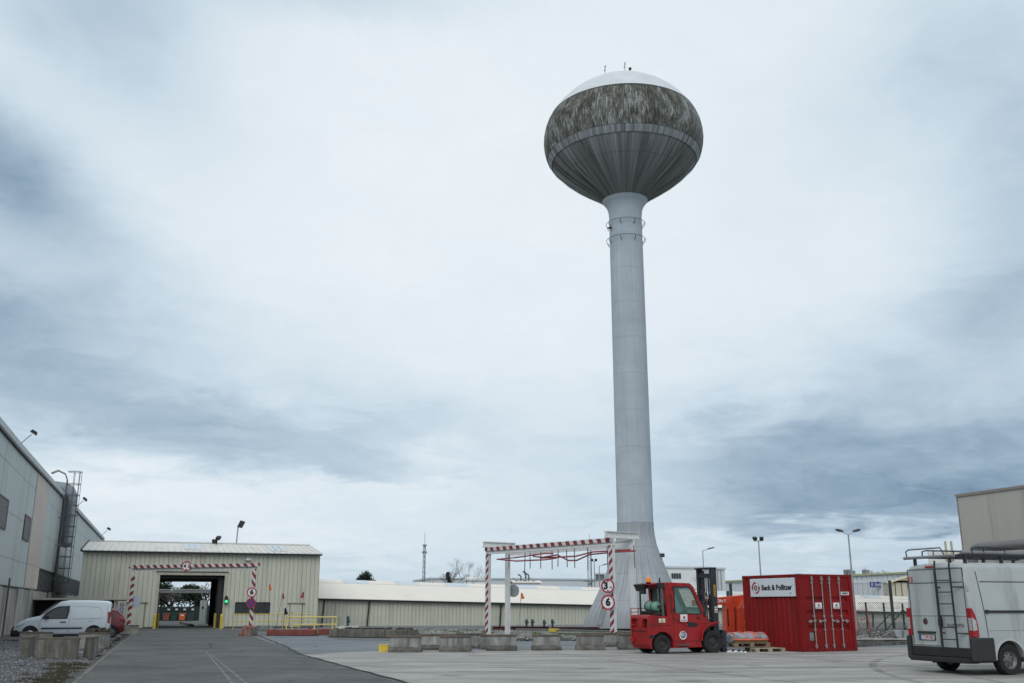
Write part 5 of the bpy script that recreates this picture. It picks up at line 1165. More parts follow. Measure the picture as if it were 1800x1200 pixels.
b = MB(); b.box(0, 7, 0, .5, .1, .16); b.build('slab', M_conc_lt, sl_); b = MB(); b.box(.1, 7, .08, .5, -.05, .095); b.build('footing', M_black, sl_)

# ------------------------------------------------------------------ stones and weeds in the rubble bed, grass at the road edge
random.seed(5)
st = MB()
def rock(mb, x, y, z, r):
    vs = []
    for dx, dy, dz_ in ((1, 0, 0), (-1, 0, 0), (0, 1, 0), (0, -1, 0), (0, 0, 1), (0, 0, -1)): 
        k = r*random.uniform(.6, 1.2); vs.append((x + dx*k + random.uniform(-.2, .2)*r, y + dy*k + random.uniform(-.2, .2)*r, z + dz_*k*.7))
    mb.add(vs, [(0, 2, 4), (2, 1, 4), (1, 3, 4), (3, 0, 4), (2, 0, 5), (1, 2, 5), (3, 1, 5), (0, 3, 5)])
for i in range(5200):
    y = 47.5 + (random.random()**1.6)*30; x = random.uniform(-7.5, 16)
    if y < 53.5 and x < -4.9 + (y-47.5)*.0: continue
    if x > 2.9 and y < 48 + (x-2.9)*.55: continue
    rock(st, x, y, gz(x, y) + .06, random.uniform(.03, .11))
tag(st.build('rubble_stone', mat('rubble_stone', (.27, .275, .27), .9, var=.5, scale=.9, dirt=(.1, .1, .09), dirt_amt=.6), fix=False), kind='stuff')
st = MB()
for i in range(7000):
    t_ = random.uniform(-8, 38); off = -.3 - abs(random.gauss(0, 1))*4.2
    x, y = rd(t_, off)
    if y < 19.5: continue
    rock(st, x, y, gz(x, y) + .012, random.uniform(.012, .034))
tag(st.build('loose_gravel', mat('loose_gravel', (.24, .25, .26), .9, var=.55, scale=2.), fix=False), kind='stuff')
def tufts(name, spots, h, n, m, sprd=.2):
    g = MB()
    for (x, y) in spots:
        for i in range(n):
            a = random.uniform(0, 6.28); r = random.uniform(0, sprd); px, py = x + cos(a)*r, y + sin(a)*r; z = gz(px, py); hh = h*random.uniform(.5, 1.2); b_ = random.uniform(-.6, .6)*hh; w_ = .012
            g.add([(px - w_, py, z), (px + w_, py, z), (px + b_, py + random.uniform(-.3, .3)*hh, z + hh)], [(0, 1, 2)])
    return tag(g.build(name, m, fix=False), kind='stuff')
M_weed = mat('weed_green', (.09, .12, .035), .8, var=.4, scale=3); M_grass = mat('dry_grass', (.055, .052, .032), .9, var=.45, scale=3)
sp = [(random.uniform(-7, 15), random.uniform(50, 76)) for i in range(120)]; sp = [p for p in sp if p[0] < 2.9 or p[1] > 50 + (p[0]-2.9)*.55]
tufts('weeds', sp, .22, 40, M_weed, .3)
sp = []
for i in range(210):
    t_ = random.uniform(-10, 8); o_ = -.3 - abs(random.gauss(0, .45)); p = rd(t_, o_)
    if p[1] > 15: sp.append(p)
tufts('verge_grass', sp[:120], .06, 40, M_grass, .2)
tufts('verge_moss', [rd(random.uniform(8, 45), -.3 - abs(random.gauss(0, .15))) for i in range(80)], .05, 25, M_grass, .15)
# ------------------------------------------------------------------ vehicles: shared pieces
M_tyre = mat('tyre_rubber', (.018, .018, .019), .85, var=.25, scale=8, bump=.3)
M_rim = mat('rim_grey', (.16, .165, .17), .45, .4, var=.15, scale=12)
M_plastic = mat('black_plastic', (.022, .023, .025), .6, var=.15, bump=.15, bscale=60)
M_vanwhite = mat('van_white', (.38, .415, .42), .34, var=.05, scale=1.2, dirt=(.23, .24, .22), dirt_amt=.35, streak=True, coat=.3)
M_van2 = mat('small_van_white', (.60, .66, .70), .28, var=.02, coat=.4)
M_vanglass = glass('van_glass', (.015, .02, .024), .05)
M_lampred = mat('lamp_red', (.30, .01, .018), .2, var=.05, coat=.5)
M_lampclear = mat('lamp_clear', (.55, .57, .58), .15, .5, var=.2, scale=14)
M_seam = mat('panel_gap', (.05, .052, .055), .7)
def wheel(parent, x, y, r, wd, side, rim=.6, spokes=0, rm=None):
    """tyre part with a rim sub-part; side +1 = outer face towards +y"""
    b = MB(); h = wd/2; pf = [(-h*.8, r*rim), (-h, r*.75), (-h*.95, r*.93), (-h*.7, r), (h*.7, r), (h*.95, r*.93), (h, r*.75), (h*.8, r*rim)]
    b.lathe([(z, q) for z, q in pf] , 36)
    for k in range(0):
        pass
    o = b.build('wheel', M_tyre, parent, 40); o.location = (x, y, r); o.rotation_euler = (-pi/2*side, 0, 0)
    c = MB(); c.lathe([(h*.78, r*rim), (h*.5, r*rim*.92), (h*.28, r*rim*.8), (h*.42, r*rim*.42), (h*.62, r*rim*.34), (h*.66, 0.001)], 30)
    c.lathe([(-h*.6, r*rim), (-h*.6, .001)], 20)
    m_ = c.build('rim', rm or M_rim, o, 35)
    if spokes:
        d = MB()
        for k in range(spokes):
            t = 2*pi*k/spokes; R = r*rim*.62; d.cyl((R*cos(t), R*sin(t), h*.28), (R*cos(t), R*sin(t), h*.395), r*rim*.11, n=10)
        for k in range(5):
            t = 2*pi*(k+.5)/5; R = r*rim*.22; d.cyl((R*cos(t), R*sin(t), h*.6), (R*cos(t), R*sin(t), h*.7), r*rim*.05, n=6)
        d.build('wheel_hole', M_black, o)
    return o
def vsec(x, w, z0, zs, zt, wt, r, crown=.03, lean=0):
    """half outline mirrored: sill z0, shoulder zs, roof zt with top half-width wt and corner radius r"""
    h = [(0, z0), (w - .10, z0), (w - .03, z0 + .04), (w, z0 + .14), (w + .012, (z0 + zs)/2), (w, zs)]
    zc = zt - r
    for k in range(1, 4): f = k/4; h.append((w + (wt - w)*f**1.3, zs + (zc - zs)*f))
    for k in range(0, 5): a = pi/2*k/4; h.append((wt - r + r*cos(a), zc + r*sin(a)))
    h.append(((wt-r)*.5, zt + crown*.7)); h.append((0, zt + crown))
    pts = h + [(-y, z) for y, z in h[-2:0:-1]]
    return [(x + lean*max(0, z - zs), y, z) for y, z in pts]

# ------------------------------------------------------------------ big white van at the right frame edge
hd = radians(20.5)
van = thing('delivery_van', 'white high-roof van with roof rack and black rear ladder, cut by the right frame edge', 'van', (11.02, 24.37, 0), hd)
S = []
for x, w_, z0, zs, zt, wt, r in ((-1.0, .99, .40, 1.3, 2.40, .86, .10), (-.96, 1.01, .39, 1.3, 2.46, .90, .14), (-.85, 1.02, .38, 1.3, 2.49, .92, .15), (-.4, 1.025, .38, 1.3, 2.50, .925, .15), (.6, 1.025, .38, 1.3, 2.51, .925, .15), (2.2, 1.025, .38, 1.3, 2.51, .925, .15),
        (3.0, 1.02, .38, 1.3, 2.47, .90, .16), (3.35, 1.015, .38, 1.28, 2.32, .87, .18), (3.8, 1.0, .38, 1.24, 1.85, .82, .2), (4.05, .99, .38, 1.15, 1.52, .8, .18), (4.5, .95, .38, .95, 1.22, .76, .16), (4.75, .86, .4, .8, 1.02, .7, .14), (4.88, .76, .44, .66, .8, .6, .08)):
    S.append(vsec(x, w_, z0, zs, zt, wt, r))
body = MB().loft(S).build('body', M_vanwhite, van)
ca = []
for x in (0, 3.45): c = MB(); c.cyl((x, -1.3, .34), (x, -.62, .34), .42, n=36); ca.append(c); c = MB(); c.cyl((x, .62, .34), (x, 1.3, .34), .42, n=36); ca.append(c)
cut(body, ca, 32)
b = MB(); b.box(-.9, 4.4, -.6, .6, .26, .5); b.box(-.45, .45, -.9, .9, .5, .78); b.box(3.0, 3.9, -.9, .9, .5, .78); b.build('underbody', M_black, van)
for x in (0, 3.45):
    wheel(van, x, -.90, .342, .235, -1, .60, 7); wheel(van, x, .90, .342, .235, 1, .60, 7)
# rear end
XR = -1.0
b = MB(); b.loft([[(XR - .16 + q*.0, y, z) for y, z in ((-.90, .27), (.90, .27), (.93, .38), (-.93, .38))], [(XR + .1, y, z) for y, z in ((-1.0, .27), (1.0, .27), (1.0, .38), (-1.0, .38))]] if (q := 0) == 0 else []); b.box(XR - .05, XR + .02, -.99, .99, .381, .60)
b.build('rear_bumper', M_plastic, van, bevel=.02)
for s, y0, y1 in ((-1, -1.052, -.93), (1, .93, 1.052)):
    b = MB(); b.box(XR - .10, XR + .56, y0, y1, .30, .84); o = b.build('corner_bumper', M_plastic, van, bevel=.045, seg=3)
b = MB()
for y0, y1 in ((-.88, -.01), (.01, .88)):
    pass
b = MB(); b.box(XR - .012, XR + .01, -.006, .006, .62, 2.36); b.box(XR - .012, XR + .01, -.885, -.872, .62, 2.38); b.box(XR - .012, XR + .01, .872, .885, .62, 2.38); b.box(XR - .012, XR + .01, -.87, .87, 2.372, 2.384); b.box(XR - .01, XR + .005, -.86, .86, 2.055, 2.07)
b.build('door_gap', M_seam, van)
b = MB(); b.box(XR - .016, XR, .02, .86, 1.30, 1.33); b.box(XR - .016, XR, -.86, -.02, 1.30, 1.33); b.box(XR - .02, XR, .02, .86, .63, .66); b.build('door_crease', M_vanwhite, van, bevel=.008)
for s in (-1, 1):
    yo = s*1.0
    b = MB(); pr = [(.80, 0.), (.82, .34*1), (1.30, .20), (1.46, .06), (1.48, 0.)]
    # lamp wraps the corner: rear strip and side sweep
    b.box(XR - .025, XR + .03, min(yo - s*.10, yo + s*.02), max(yo - s*.10, yo + s*.02), .84, 1.48)
    q = [(XR - .02, .84), (XR + .15, .84), (XR + .14, 1.12), (XR + .09, 1.34), (XR + .02, 1.46), (XR - .02, 1.48)]
    b.prism(q, 'xz', yo - s*.01, yo + s*.036); lm = b.build('tail_lamp', M_lampred, van, bevel=.012)
    b = MB(); q = [(XR - .03, .98), (XR + .09, 1.0), (XR + .08, 1.2), (XR - .03, 1.28)]; b.prism(q, 'xz', yo + s*.037, yo + s*.045); b.box(XR - .034, XR - .026, min(yo - s*.07, yo + s*.02), max(yo - s*.07, yo + s*.02), .99, 1.26); b.build('reversing_lens', M_lampclear, lm)
b = MB(); b.box(XR - .025, XR - .0, .13, .72, .89, .945); b.build('plate_light_bar', M_plastic, van, bevel=.01)
b = MB(); b.box(XR - .02, XR - .004, .16, .69, .74, .865); pl = b.build('licence_plate', M_black, van)
b = MB(); b.box(XR - .026, XR - .021, .18, .60, .755, .85); b.build('plate_face', mat('plate_white', (.55, .56, .56), .5), pl); b = MB(); b.box(XR - .0265, XR - .0212, .605, .675, .755, .85); b.build('plate_blue_band', M_blue, pl)
RT = (pi/2, 0, -pi/2)
text('1 CPP-903', .105, M_signred, pl, (XR - .028, .39, .80), RT, 'lettering', depth=.0015, bold=.001, sx=.82)
b = MB(); b.lathe([(0, .078), (.012, .07), (.016, 0.001)], 24); o = b.build('badge', mat('badge_dark', (.09, .04, .045), .35, .3), van, 40); o.location = (XR, .44, 1.17); o.rotation_euler = (0, -pi/2, 0)
text('DUCATO', .10, mat('badge_grey', (.10, .10, .105), .4, .4), van, (XR - .012, -.50, 1.09), RT, 'lettering', sx=1.25)
text('13', .17, M_signred, van, (XR - .006, .80, 2.14), RT, 'lettering', bold=.004)
b = MB(); b.box(XR - .02, XR + .02, -.02, .26, 2.41, 2.45); b.build('brake_light', M_lampred, van)
b = MB()
for y in (-.14, -.60): b.tube([(XR - .10, y, .58), (XR - .10, y, 2.42), (XR - .08, y, 2.56)], .022, 8)
for i in range(7): b.cyl((XR - .10, -.14, .78 + i*.265), (XR - .10, -.60, .78 + i*.265), .014, n=6)
for z in (.92, 1.95): b.cyl((XR - .10, -.60, z), (XR - .0, -.86, z), .016, n=6); b.cyl((XR - .1, -.14, z), (XR, -.14, z), .016, n=6)
b.build('rear_ladder', M_black, van)
b = MB(); b.lathe([(0, .05), (.05, .045), (.06, 0.001)], 16); o = b.build('door_handle', M_black, van, 40); o.location = (XR, -.06, 1.16); o.rotation_euler = (0, -pi/2, 0); o.scale = (3.2, 1.1, 1)
b = MB(); b.lathe([(0, .055), (.02, .05), (.03, .001)], 14); o = b.build('hinge_cover', M_vanwhite, van, 40); o.location = (XR + .02, -.95, 1.94); o.rotation_euler = (0, -pi/2, 0); o.scale = (1.8, .7, 1)
# side details (right side, towards the viewer)
yS = -1.037
def tum(z): # outer skin y at height z
    zc = 2.5 - .15
    if z <= 1.3: return -1.037
    f = (z - 1.3)/(zc - 1.3); return -(1.025 + (.925 - 1.025)*f**1.3) - .006
b = MB(); b.bar((-.52, yS - .006, 1.40), (2.4, yS - .006, 1.40), .02, .055); b.box(-.60, -.52, yS - .02, yS + .02, 1.36, 1.44); b.build('sliding_rail', M_black, van)
b = MB(); b.bar((-.55, yS, 1.0), (3.0, yS, 1.0), .012, .03); b.build('side_crease', M_vanwhite, van, bevel=.005)
b = MB(); b.bar((-.6, tum(2.07) - .001, 2.07), (2.9, tum(2.07) - .001, 2.07), .008, .018)
for z0_, z1_ in ((.85, 1.3), (1.3, 1.8), (1.8, 2.3)): b.bar((-.60 + (z0_-.85)*-.05, tum(z0_) + .001, z0_), (-.60 + (z1_-.85)*-.05, tum(z1_) + .001, z1_), .008, .012); b.bar((1.6, tum(z0_) + .001, z0_), (1.6, tum(z1_) + .001, z1_), .008, .012)
b.build('panel_gap', M_seam, van)
b = MB()
for x in (0, 3.45):
    vs = []
    for k in range(25):
        t = pi*k/24
        for rr, y in ((.425, -1.042), (.50, -1.030), (.425, -.98)): vs.append((x + rr*cos(t), y, .34 + rr*sin(t)))
    b.add(vs, [(3*i, 3*i+3, 3*i+4, 3*i+1) for i in range(24)] + [(3*i, 3*i+2, 3*i+5, 3*i+3) for i in range(24)])
b.build('wheel_arch_flare', M_vanwhite, van, 60)
b = MB(); b.prism([(3.05, 1.35), (3.75, 1.32), (3.5, 2.0), (3.1, 2.1)], 'xz', -1.04, -1.0); b.build('cab_window', M_vanglass, van)
# roof rack
b = MB()
for s in (-1, 1):
    y = s*.80
    b.tube([(-.55, y, 2.66), (-.55, y, 2.83), (-.42, y, 2.86), (2.6, y, 2.86)], .018, 7); b.tube([(-.98, y, 2.68), (2.6, y, 2.68)], .022, 7)
    for x in (-.2, .45, 1.1, 1.75, 2.4): b.cyl((x, y, 2.68), (x, y, 2.86), .014, n=6)
    for x in (-.8, .3, 1.4, 2.4): b.box(x - .03, x + .03, y - .03, y + .03, 2.46, 2.67)
for k in range(9): b.bar((-.7 + k*.4, -.8, 2.69), (-.7 + k*.4, .8, 2.69), .05, .025)
b.tube([(-1.0, .84, 2.66), (-1.02, .84, 2.82), (-1.02, .74, 2.86), (-1.02, -.3, 2.86), (-1.02, -.4, 2.70)], .016, 7)
b.build('roof_rack', M_black, van)
b = MB(); b.cyl((-1.02, .92, 2.66), (-1.02, -.72, 2.66), .035, n=12); b.cyl((-.85, -.76, 2.735), (2.5, -.76, 2.735), .05, n=12); b.build('roller_bar', M_steel, van, 40)
b = MB(); b.cyl((-.7, 0.2, .30), (-1.12, .2, .27), .035, n=8); b.build('exhaust', M_black, van)

# ------------------------------------------------------------------ small white van on the gravel (nose to the left)
kg = thing('small_van', 'small white panel van parked nose-left by the warehouse', 'van', (-19.88, 48.55, gz(-19.9, 48.5)), radians(199.5))
S = []
for x, w_, z0, zs, zt, wt, r in ((-.66, .80, .36, .95, 1.66, .66, .1), (-.60, .875, .33, .98, 1.74, .70, .14), (-.45, .895, .3, 1.0, 1.78, .72, .16), (.2, .905, .28, 1.0, 1.81, .73, .16), (1.2, .905, .28, 1.0, 1.81, .73, .16),
        (1.55, .90, .28, 1.0, 1.76, .71, .17), (1.85, .895, .28, 1.0, 1.55, .67, .18), (2.2, .89, .28, 1.0, 1.26, .66, .14), (2.42, .88, .28, .96, 1.10, .68, .1), (2.9, .85, .28, .90, 1.00, .66, .09), (3.2, .78, .28, .76, .86, .58, .08), (3.4, .66, .26, .58, .68, .5, .06), (3.47, .55, .28, .48, .56, .42, .04)):
    S.append(vsec(x, w_, z0, zs, zt, wt, r, .02))
body = MB().loft(S).build('body', M_van2, kg)
ca = []
for x in (0, 2.7): c = MB(); c.cyl((x, -1.2, .33), (x, -.55, .33), .37, n=32); ca.append(c); c = MB(); c.cyl((x, .55, .33), (x, 1.2, .33), .37, n=32); ca.append(c)
cut(body, ca, 32)
b = MB(); b.box(-.5, 3.2, -.54, .54, .2, .45); b.box(-.4, .4, -.8, .8, .45, .72); b.box(2.3, 3.1, -.8, .8, .45, .68); b.build('underbody', M_black, kg)
for x in (0, 2.7): wheel(kg, x, .80, .315, .2, 1, .62, 5, M_lampclear if x else None); wheel(kg, x, -.80, .315, .2, -1, .62, 5)
def side_y(z): # left skin
    if z <= 1.0: return .912
    f = (z - 1.0)/(1.65 - 1.0); return .905 + (.73 - .905)*f**1.3 + .004
def side_panel(pts, m, name, parent, th=.006, off=.004, sgn=1):
    """a thin panel lying on the flank; pts are (x, z)"""
    b = MB(); n = len(pts); vs = [(x, sgn*(side_y(z) + off), z) for x, z in pts] + [(x, sgn*(side_y(z) + off + th), z) for x, z in pts]
    b.add(vs, [tuple(range(n)), tuple(range(2*n-1, n-1, -1))] + [(i, (i+1) % n, (i+1) % n + n, i+n) for i in range(n)]); return b.build(name, m, parent)
for sg in (1, -1):
    w_ = side_panel([(2.20, 1.03), (1.25, 1.02), (1.2, 1.3), (1.21, 1.52), (1.55, 1.50), (1.78, 1.40), (2.0, 1.24)], M_vanglass, 'side_window', kg, sgn=sg)
side_panel([(2.28, .99), (1.18, .985), (1.12, 1.3), (1.13, 1.57), (1.60, 1.545), (1.86, 1.44), (2.12, 1.24)], M_plastic, 'window_surround', kg, off=.0015, th=.002)
b = MB()
def groove(pts, sgn=1):
    for (xa, za), (xb, zb) in zip(pts, pts[1:]): b.bar((xa, sgn*(side_y(za) + .002), za), (xb, sgn*(side_y(zb) + .002), zb), .006, .010, (0, 1, 0))
groove([(1.10, 1.6), (1.08, 1.3), (1.08, 1.0), (1.10, .36)]); groove([(2.30, 1.0), (2.32, .72), (2.36, .36)]); groove([(-.52, 1.6), (-.54, 1.0), (-.54, .62)])
b.build('panel_gap', M_seam, kg)
b = MB()
def ridge(pts, w=.02):
    for (xa, za), (xb, zb) in zip(pts, pts[1:]): b.bar((xa, side_y(za) + .001, za), (xb, side_y(zb) + .001, zb), .014, w, (0, 1, 0))
ridge([(.98, 1.52), (.96, 1.05), (.92, 1.0), (-.30, 1.02), (-.34, 1.1), (-.30, 1.35), (-.16, 1.52), (.9, 1.56), (.98, 1.52)]); b.build('pressed_panel', M_van2, kg)
side_panel([(2.24, .54), (2.24, .60), (.5, .60), (.5, .54)], M_plastic, 'side_moulding', kg, th=.02)
side_panel([(.05, .86), (.28, .86), (.28, .95), (.05, .95)], M_van2, 'filler_flap', kg, th=.004)
side_panel([(1.22, .82), (1.46, .82), (1.46, .865), (1.22, .865)], M_black, 'door_handle', kg, th=.02)
b = MB(); b.loft([vsec(3.02, .83, .22, .42, .60, .76, .06), vsec(3.28, .77, .2, .42, .66, .70, .06), vsec(3.48, .62, .2, .42, .62, .56, .05), vsec(3.54, .5, .24, .40, .5, .44, .04)]); b.build('front_bumper', M_plastic, kg, 40)
b = MB(); b.box(.45, 2.25, -.9, .9, .22, .30); b.build('sill', M_plastic, kg)
for s in (1, -1):
    b = MB(); b.prism([(2.95, .82), (3.24, .74), (3.30, .66), (3.12, .70), (2.94, .80)], 'xz', s*.70, s*.855); b.build('headlamp', M_lampclear, kg, bevel=.01)
    b = MB(); b.box(-.665, -.57, min(s*.76, s*.89), max(s*.76, s*.89), .78, 1.30); b.build('tail_lamp', M_lampred, kg, bevel=.015)
    b = MB(); b.box(1.98, 2.12, .93, 1.07, .98, 1.14) if s > 0 else b.box(1.98, 2.12, -1.07, -.93, .98, 1.14); b.build('wing_mirror', M_black, kg, bevel=.03)
b = MB(); b.box(-.72, -.60, -.84, .84, .30, .56); b.build('rear_bumper', M_plastic, kg, bevel=.03)
b = MB(); b.box(-.675, -.655, -.5, .5, 1.05, 1.5); b.build('rear_window', M_vanglass, kg)
b = MB(); b.add([(1.62, -.60, 1.755), (1.62, .60, 1.755), (2.32, .66, 1.20), (2.32, -.66, 1.20)], [(0, 1, 2, 3)]); b.v = [(x + .03, y, z + .03) for x, y, z in b.v]; b.build('windscreen', M_vanglass, kg, fix=False)

# ------------------------------------------------------------------ red hatchback behind it
rc = thing('red_hatchback', 'dark red hatchback half hidden behind the small white van, only its tail showing', 'car', (-20.75, 52.9, gz(-20.7, 53)), radians(199.5))
M_carred = mat('car_red', (.115, .008, .014), .35, var=.04, coat=.3)
S = []
for x, w_, z0, zs, zt, wt, r in ((-.62, .62, .36, .72, .86, .52, .06), (-.58, .74, .32, .78, .98, .60, .07), (-.48, .80, .28, .84, 1.12, .62, .08), (-.2, .84, .26, .88, 1.36, .60, .1), (.1, .86, .26, .9, 1.44, .6, .12), (.9, .87, .26, .9, 1.48, .6, .12), (1.4, .87, .26, .9, 1.42, .58, .12), (2.0, .86, .26, .88, 1.04, .66, .08), (2.7, .83, .26, .78, .92, .6, .08), (3.1, .72, .28, .62, .74, .5, .06), (3.2, .6, .3, .5, .6, .45, .04)):
    S.append(vsec(x, w_, z0, zs, zt, wt, r, .02))
body = MB().loft(S).build('body', M_carred, rc); ca = []
for x in (0, 2.5): c = MB(); c.cyl((x, .5, .3), (x, 1.2, .3), .34, n=28); ca.append(c); c = MB(); c.cyl((x, -1.2, .3), (x, -.5, .3), .34, n=28); ca.append(c)
cut(body, ca, 34)
b = MB(); b.box(-.4, 3.0, -.5, .5, .2, .5); b.build('underbody', M_black, rc)
for x in (0, 2.5): wheel(rc, x, .76, .3, .19, 1, .62, 5); wheel(rc, x, -.76, .3, .19, -1, .62, 5)
b = MB(); b.add([(-.50, -.52, 1.0), (-.50, .52, 1.0), (-.16, .5, 1.36), (-.16, -.5, 1.36)], [(0, 1, 2, 3)]); b.v = [(x - .03, y, z + .03) for x, y, z in b.v]; b.build('rear_window', M_vanglass, rc, fix=False)
for s in (1, -1):
    b = MB(); b.prism([(-.64, .80), (-.38, .84), (-.34, .98), (-.52, 1.02)], 'xz', s*.66, s*.825); b.build('tail_lamp', M_lampred, rc, bevel=.02)
    b = MB(); b.prism([(-.2, .95), (1.7, .95), (1.3, 1.30), (.1, 1.33)], 'xz', s*.80, s*.845) if False else b.add([(-.1, s*.86, .96), (1.75, s*.86, .96), (1.3, s*.70, 1.34), (.1, s*.70, 1.34)], [(0, 1, 2, 3)]); b.build('side_window', M_vanglass, rc, fix=False)
b = MB(); b.box(-.645, -.62, -.24, .24, .62, .73); b.build('licence_plate', M_signwhite, rc)

# ------------------------------------------------------------------ red forklift
fk = thing('forklift', 'red gas forklift with closed cab and tall black mast in front of the gantry', 'forklift', (4.66, 33.95, 0), radians(23.6))
M_fkred = mat('forklift_red', (.30, .016, .018), .5, var=.10, scale=2.5, dirt=(.15, .02, .018), dirt_amt=.5, spec=.25, rust=.3)
M_cabglass = glass('cab_glass', (.10, .22, .19), .05, .38)
bp = [(-.50, .30), (-.42, .17), (1.46, .2), (1.46, .45), (1.52, .62), (1.62, .75), (1.78, .84), (2.10, .91), (2.11, .95), (1.8, .94), (.3, .94), (.3, 1.17), (-.1, 1.21), (-.46, 1.235), (-.52, 1.15), (-.54, .9)]
body = MB().prism(bp, 'xz', -.56, .56).build('chassis', M_fkred, fk)
c1 = MB(); c1.cyl((0, -.8, .30), (0, .8, .30), .40, n=36); c2 = MB(); c2.cyl((1.88, -.8, .37), (1.88, .8, .37), .45, n=36)
c3 = MB(); c3.box(-.6, -.40, -.52, -.22, .82, 1.10); c4 = MB(); c4.box(-.6, -.44, .1, .45, .82, 1.10)
cut(body, [c1, c2, c3, c4]); bv = body.modifiers.new('bevel', 'BEVEL'); bv.width = .03; bv.segments = 3; bv.limit_method = 'ANGLE'; bv.angle_limit = radians(50)
b = MB(); b.box(-.38, 1.9, -.40, .40, .22, .85); b.box(-.42, -.38, -.5, .45, .83, 1.09); b.build('inner_frame', M_black, fk)
b = MB(); b.box(-.545, -.5, -.54, .54, .72, .735); b.box(-.5, .3, -.566, -.555, .90, .912); b.box(.42, .428, -.566, -.555, .40, 1.25); b.box(.43, 1.45, -.567, -.556, .40, .41)
b.bar((.44, -.562, 1.13), (.95, -.562, .84), .01, .012); b.box(-.5, -.30, -.566, -.555, .50, .60); b.build('panel_gap', M_black, fk)
# cab
cab = MB().prism([(.26, .935), (1.82, .935), (1.76, 1.06), (1.24, 2.14), (1.10, 2.26), (.22, 2.28), (.14, 2.22), (.24, 1.16)], 'xz', -.545, .545).build('cab_frame', M_fkred, fk)
k1 = MB(); k1.prism([(.34, 1.0), (1.66, 1.0), (1.12, 2.19), (.28, 2.2)], 'xz', -.49, .49)
k2 = MB(); k2.prism([(.50, 1.28), (.48, 2.14), (1.03, 2.14), (1.13, 2.04), (1.50, 1.33), (1.43, 1.25)], 'xz', -.9, .9)
k3 = MB(); k3.box(-.1, .40, -.42, .42, 1.28, 2.10)
k4 = MB(); k4.prism([(1.0, 1.14), (2.2, 1.14), (2.2, 2.1), (1.0, 2.1)], 'xz', -.42, .42)
cut(cab, [k1, k2, k3, k4]); bv = cab.modifiers.new('bevel', 'BEVEL'); bv.width = .018; bv.segments = 2; bv.limit_method = 'ANGLE'; bv.angle_limit = radians(50)
for s in (-1, 1):
    b = MB(); b.prism([(.50, 1.28), (.48, 2.14), (1.03, 2.14), (1.13, 2.04), (1.50, 1.33), (1.43, 1.25)], 'xz', s*.528, s*.522); g = b.build('side_window', M_cabglass, fk)
    P = [(.50, 1.28), (.48, 2.14), (1.03, 2.14), (1.13, 2.04), (1.50, 1.33), (1.43, 1.25)]
    b = MB()
    for i in range(6): p, q = P[i], P[(i+1) % 6]; b.bar((p[0], s*.547, p[1]), (q[0], s*.547, q[1]), .012, .03, (0, 1, 0))
    b.build('window_seal', M_black, g)
b = MB(); b.box(.235, .242, -.42, .42, 1.28, 2.10); g = b.build('rear_window', M_cabglass, fk)
b = MB()
for z in (1.27, 2.1): b.box(.2, .23, -.43, .43, z - .015, z + .015)
for y in (-.42, .42, -.1): b.box(.2, .23, y - .012, y + .012, 1.29, 2.08)
b.build('window_bar', M_black, g)
b = MB(); b.add([(1.76, -.42, 1.14), (1.76, .42, 1.14), (1.26, .42, 2.1), (1.26, -.42, 2.1)], [(0, 1, 2, 3)]); b.build('windscreen', M_cabglass, fk, fix=False)
b = MB(); b.prism([(.45, 1.0), (.95, 1.02), (.95, 1.12), (.62, 1.14), (.52, 1.62), (.40, 1.6)], 'xz', -.26, .26); b.build('seat', M_plastic, fk, bevel=.03)
b = MB(); b.tube([(1.12 + .17*cos(t)*.5, .17*sin(t), 1.42 + .17*cos(t)*.8) for t in [2*pi*k/20 for k in range(20)]], .014, 6, closed=True); b.cyl((1.35, 0, 1.05), (1.12, 0, 1.42), .025, n=8); b.build('steering_wheel', M_black, fk)
b = MB(); b.prism([(1.3, .95), (1.7, .95), (1.5, 1.3), (1.35, 1.28)], 'xz', -.4, .4); b.build('dashboard', M_plastic, fk)
b = MB(); b.disc((.66, -.50, 1.42), (0, -1, 0), .13, .012, 24); b.build('round_sticker', mat('pale_blue_round', (.3, .42, .44), .5), fk)
b = MB(); b.prism([(.93, 1.02), (1.27, .98), (1.34, .92), (1.28, .86), (.98, .84)], 'xz', -.572, -.555); b.build('side_vent', M_black, fk, bevel=.01)
b = MB(); b.box(.68, .94, -.566, -.556, 1.02, 1.25); st = b.build('sticker', M_signwhite, fk)
b = MB(); b.prism([(.76, 1.14), (.81, 1.20), (.86, 1.18), (.83, 1.13)], 'xz', -.570, -.567); b.prism([(.79, 1.12), (.84, 1.10), (.86, 1.14), (.81, 1.16)], 'xz', -.5725, -.5705); b.build('mark', M_signred, st)
b = MB(); b.box(.71, .91, -.569, -.567, 1.055, 1.075); b.build('text_line', M_ink, st)
b = MB(); b.box(-.12, .11, -.566, -.556, .99, 1.12); st = b.build('sticker', mat('sticker_cream', (.62, .62, .52), .5), fk)
b = MB(); b.box(-.06, .05, -.569, -.567, 1.0, 1.03); b.box(-.04, .03, -.569, -.567, 1.05, 1.09); b.build('mark', mat('mark_green', (.22, .3, .12), .5), st)
b = MB(); b.disc((.75, -.558, .585), (0, -1, 0), .135, .008, 30); st = b.build('round_sticker', M_signwhite, fk)
b = MB(); b.disc((.75, -.566, .60), (0, -1, 0), .105, .004, 28); b.build('ring', mat('navy', (.03, .06, .22), .5), st); b = MB(); b.disc((.72, -.5705, .61), (0, -1, 0), .07, .003, 20); b.build('centre', mat('soft_yellow', (.6, .42, .22), .5), st)
b = MB(); b.disc((.775, -.574, .60), (0, -1, 0), .058, .003, 20); b.build('centre', mat('mid_blue', (.25, .35, .55), .5), st)
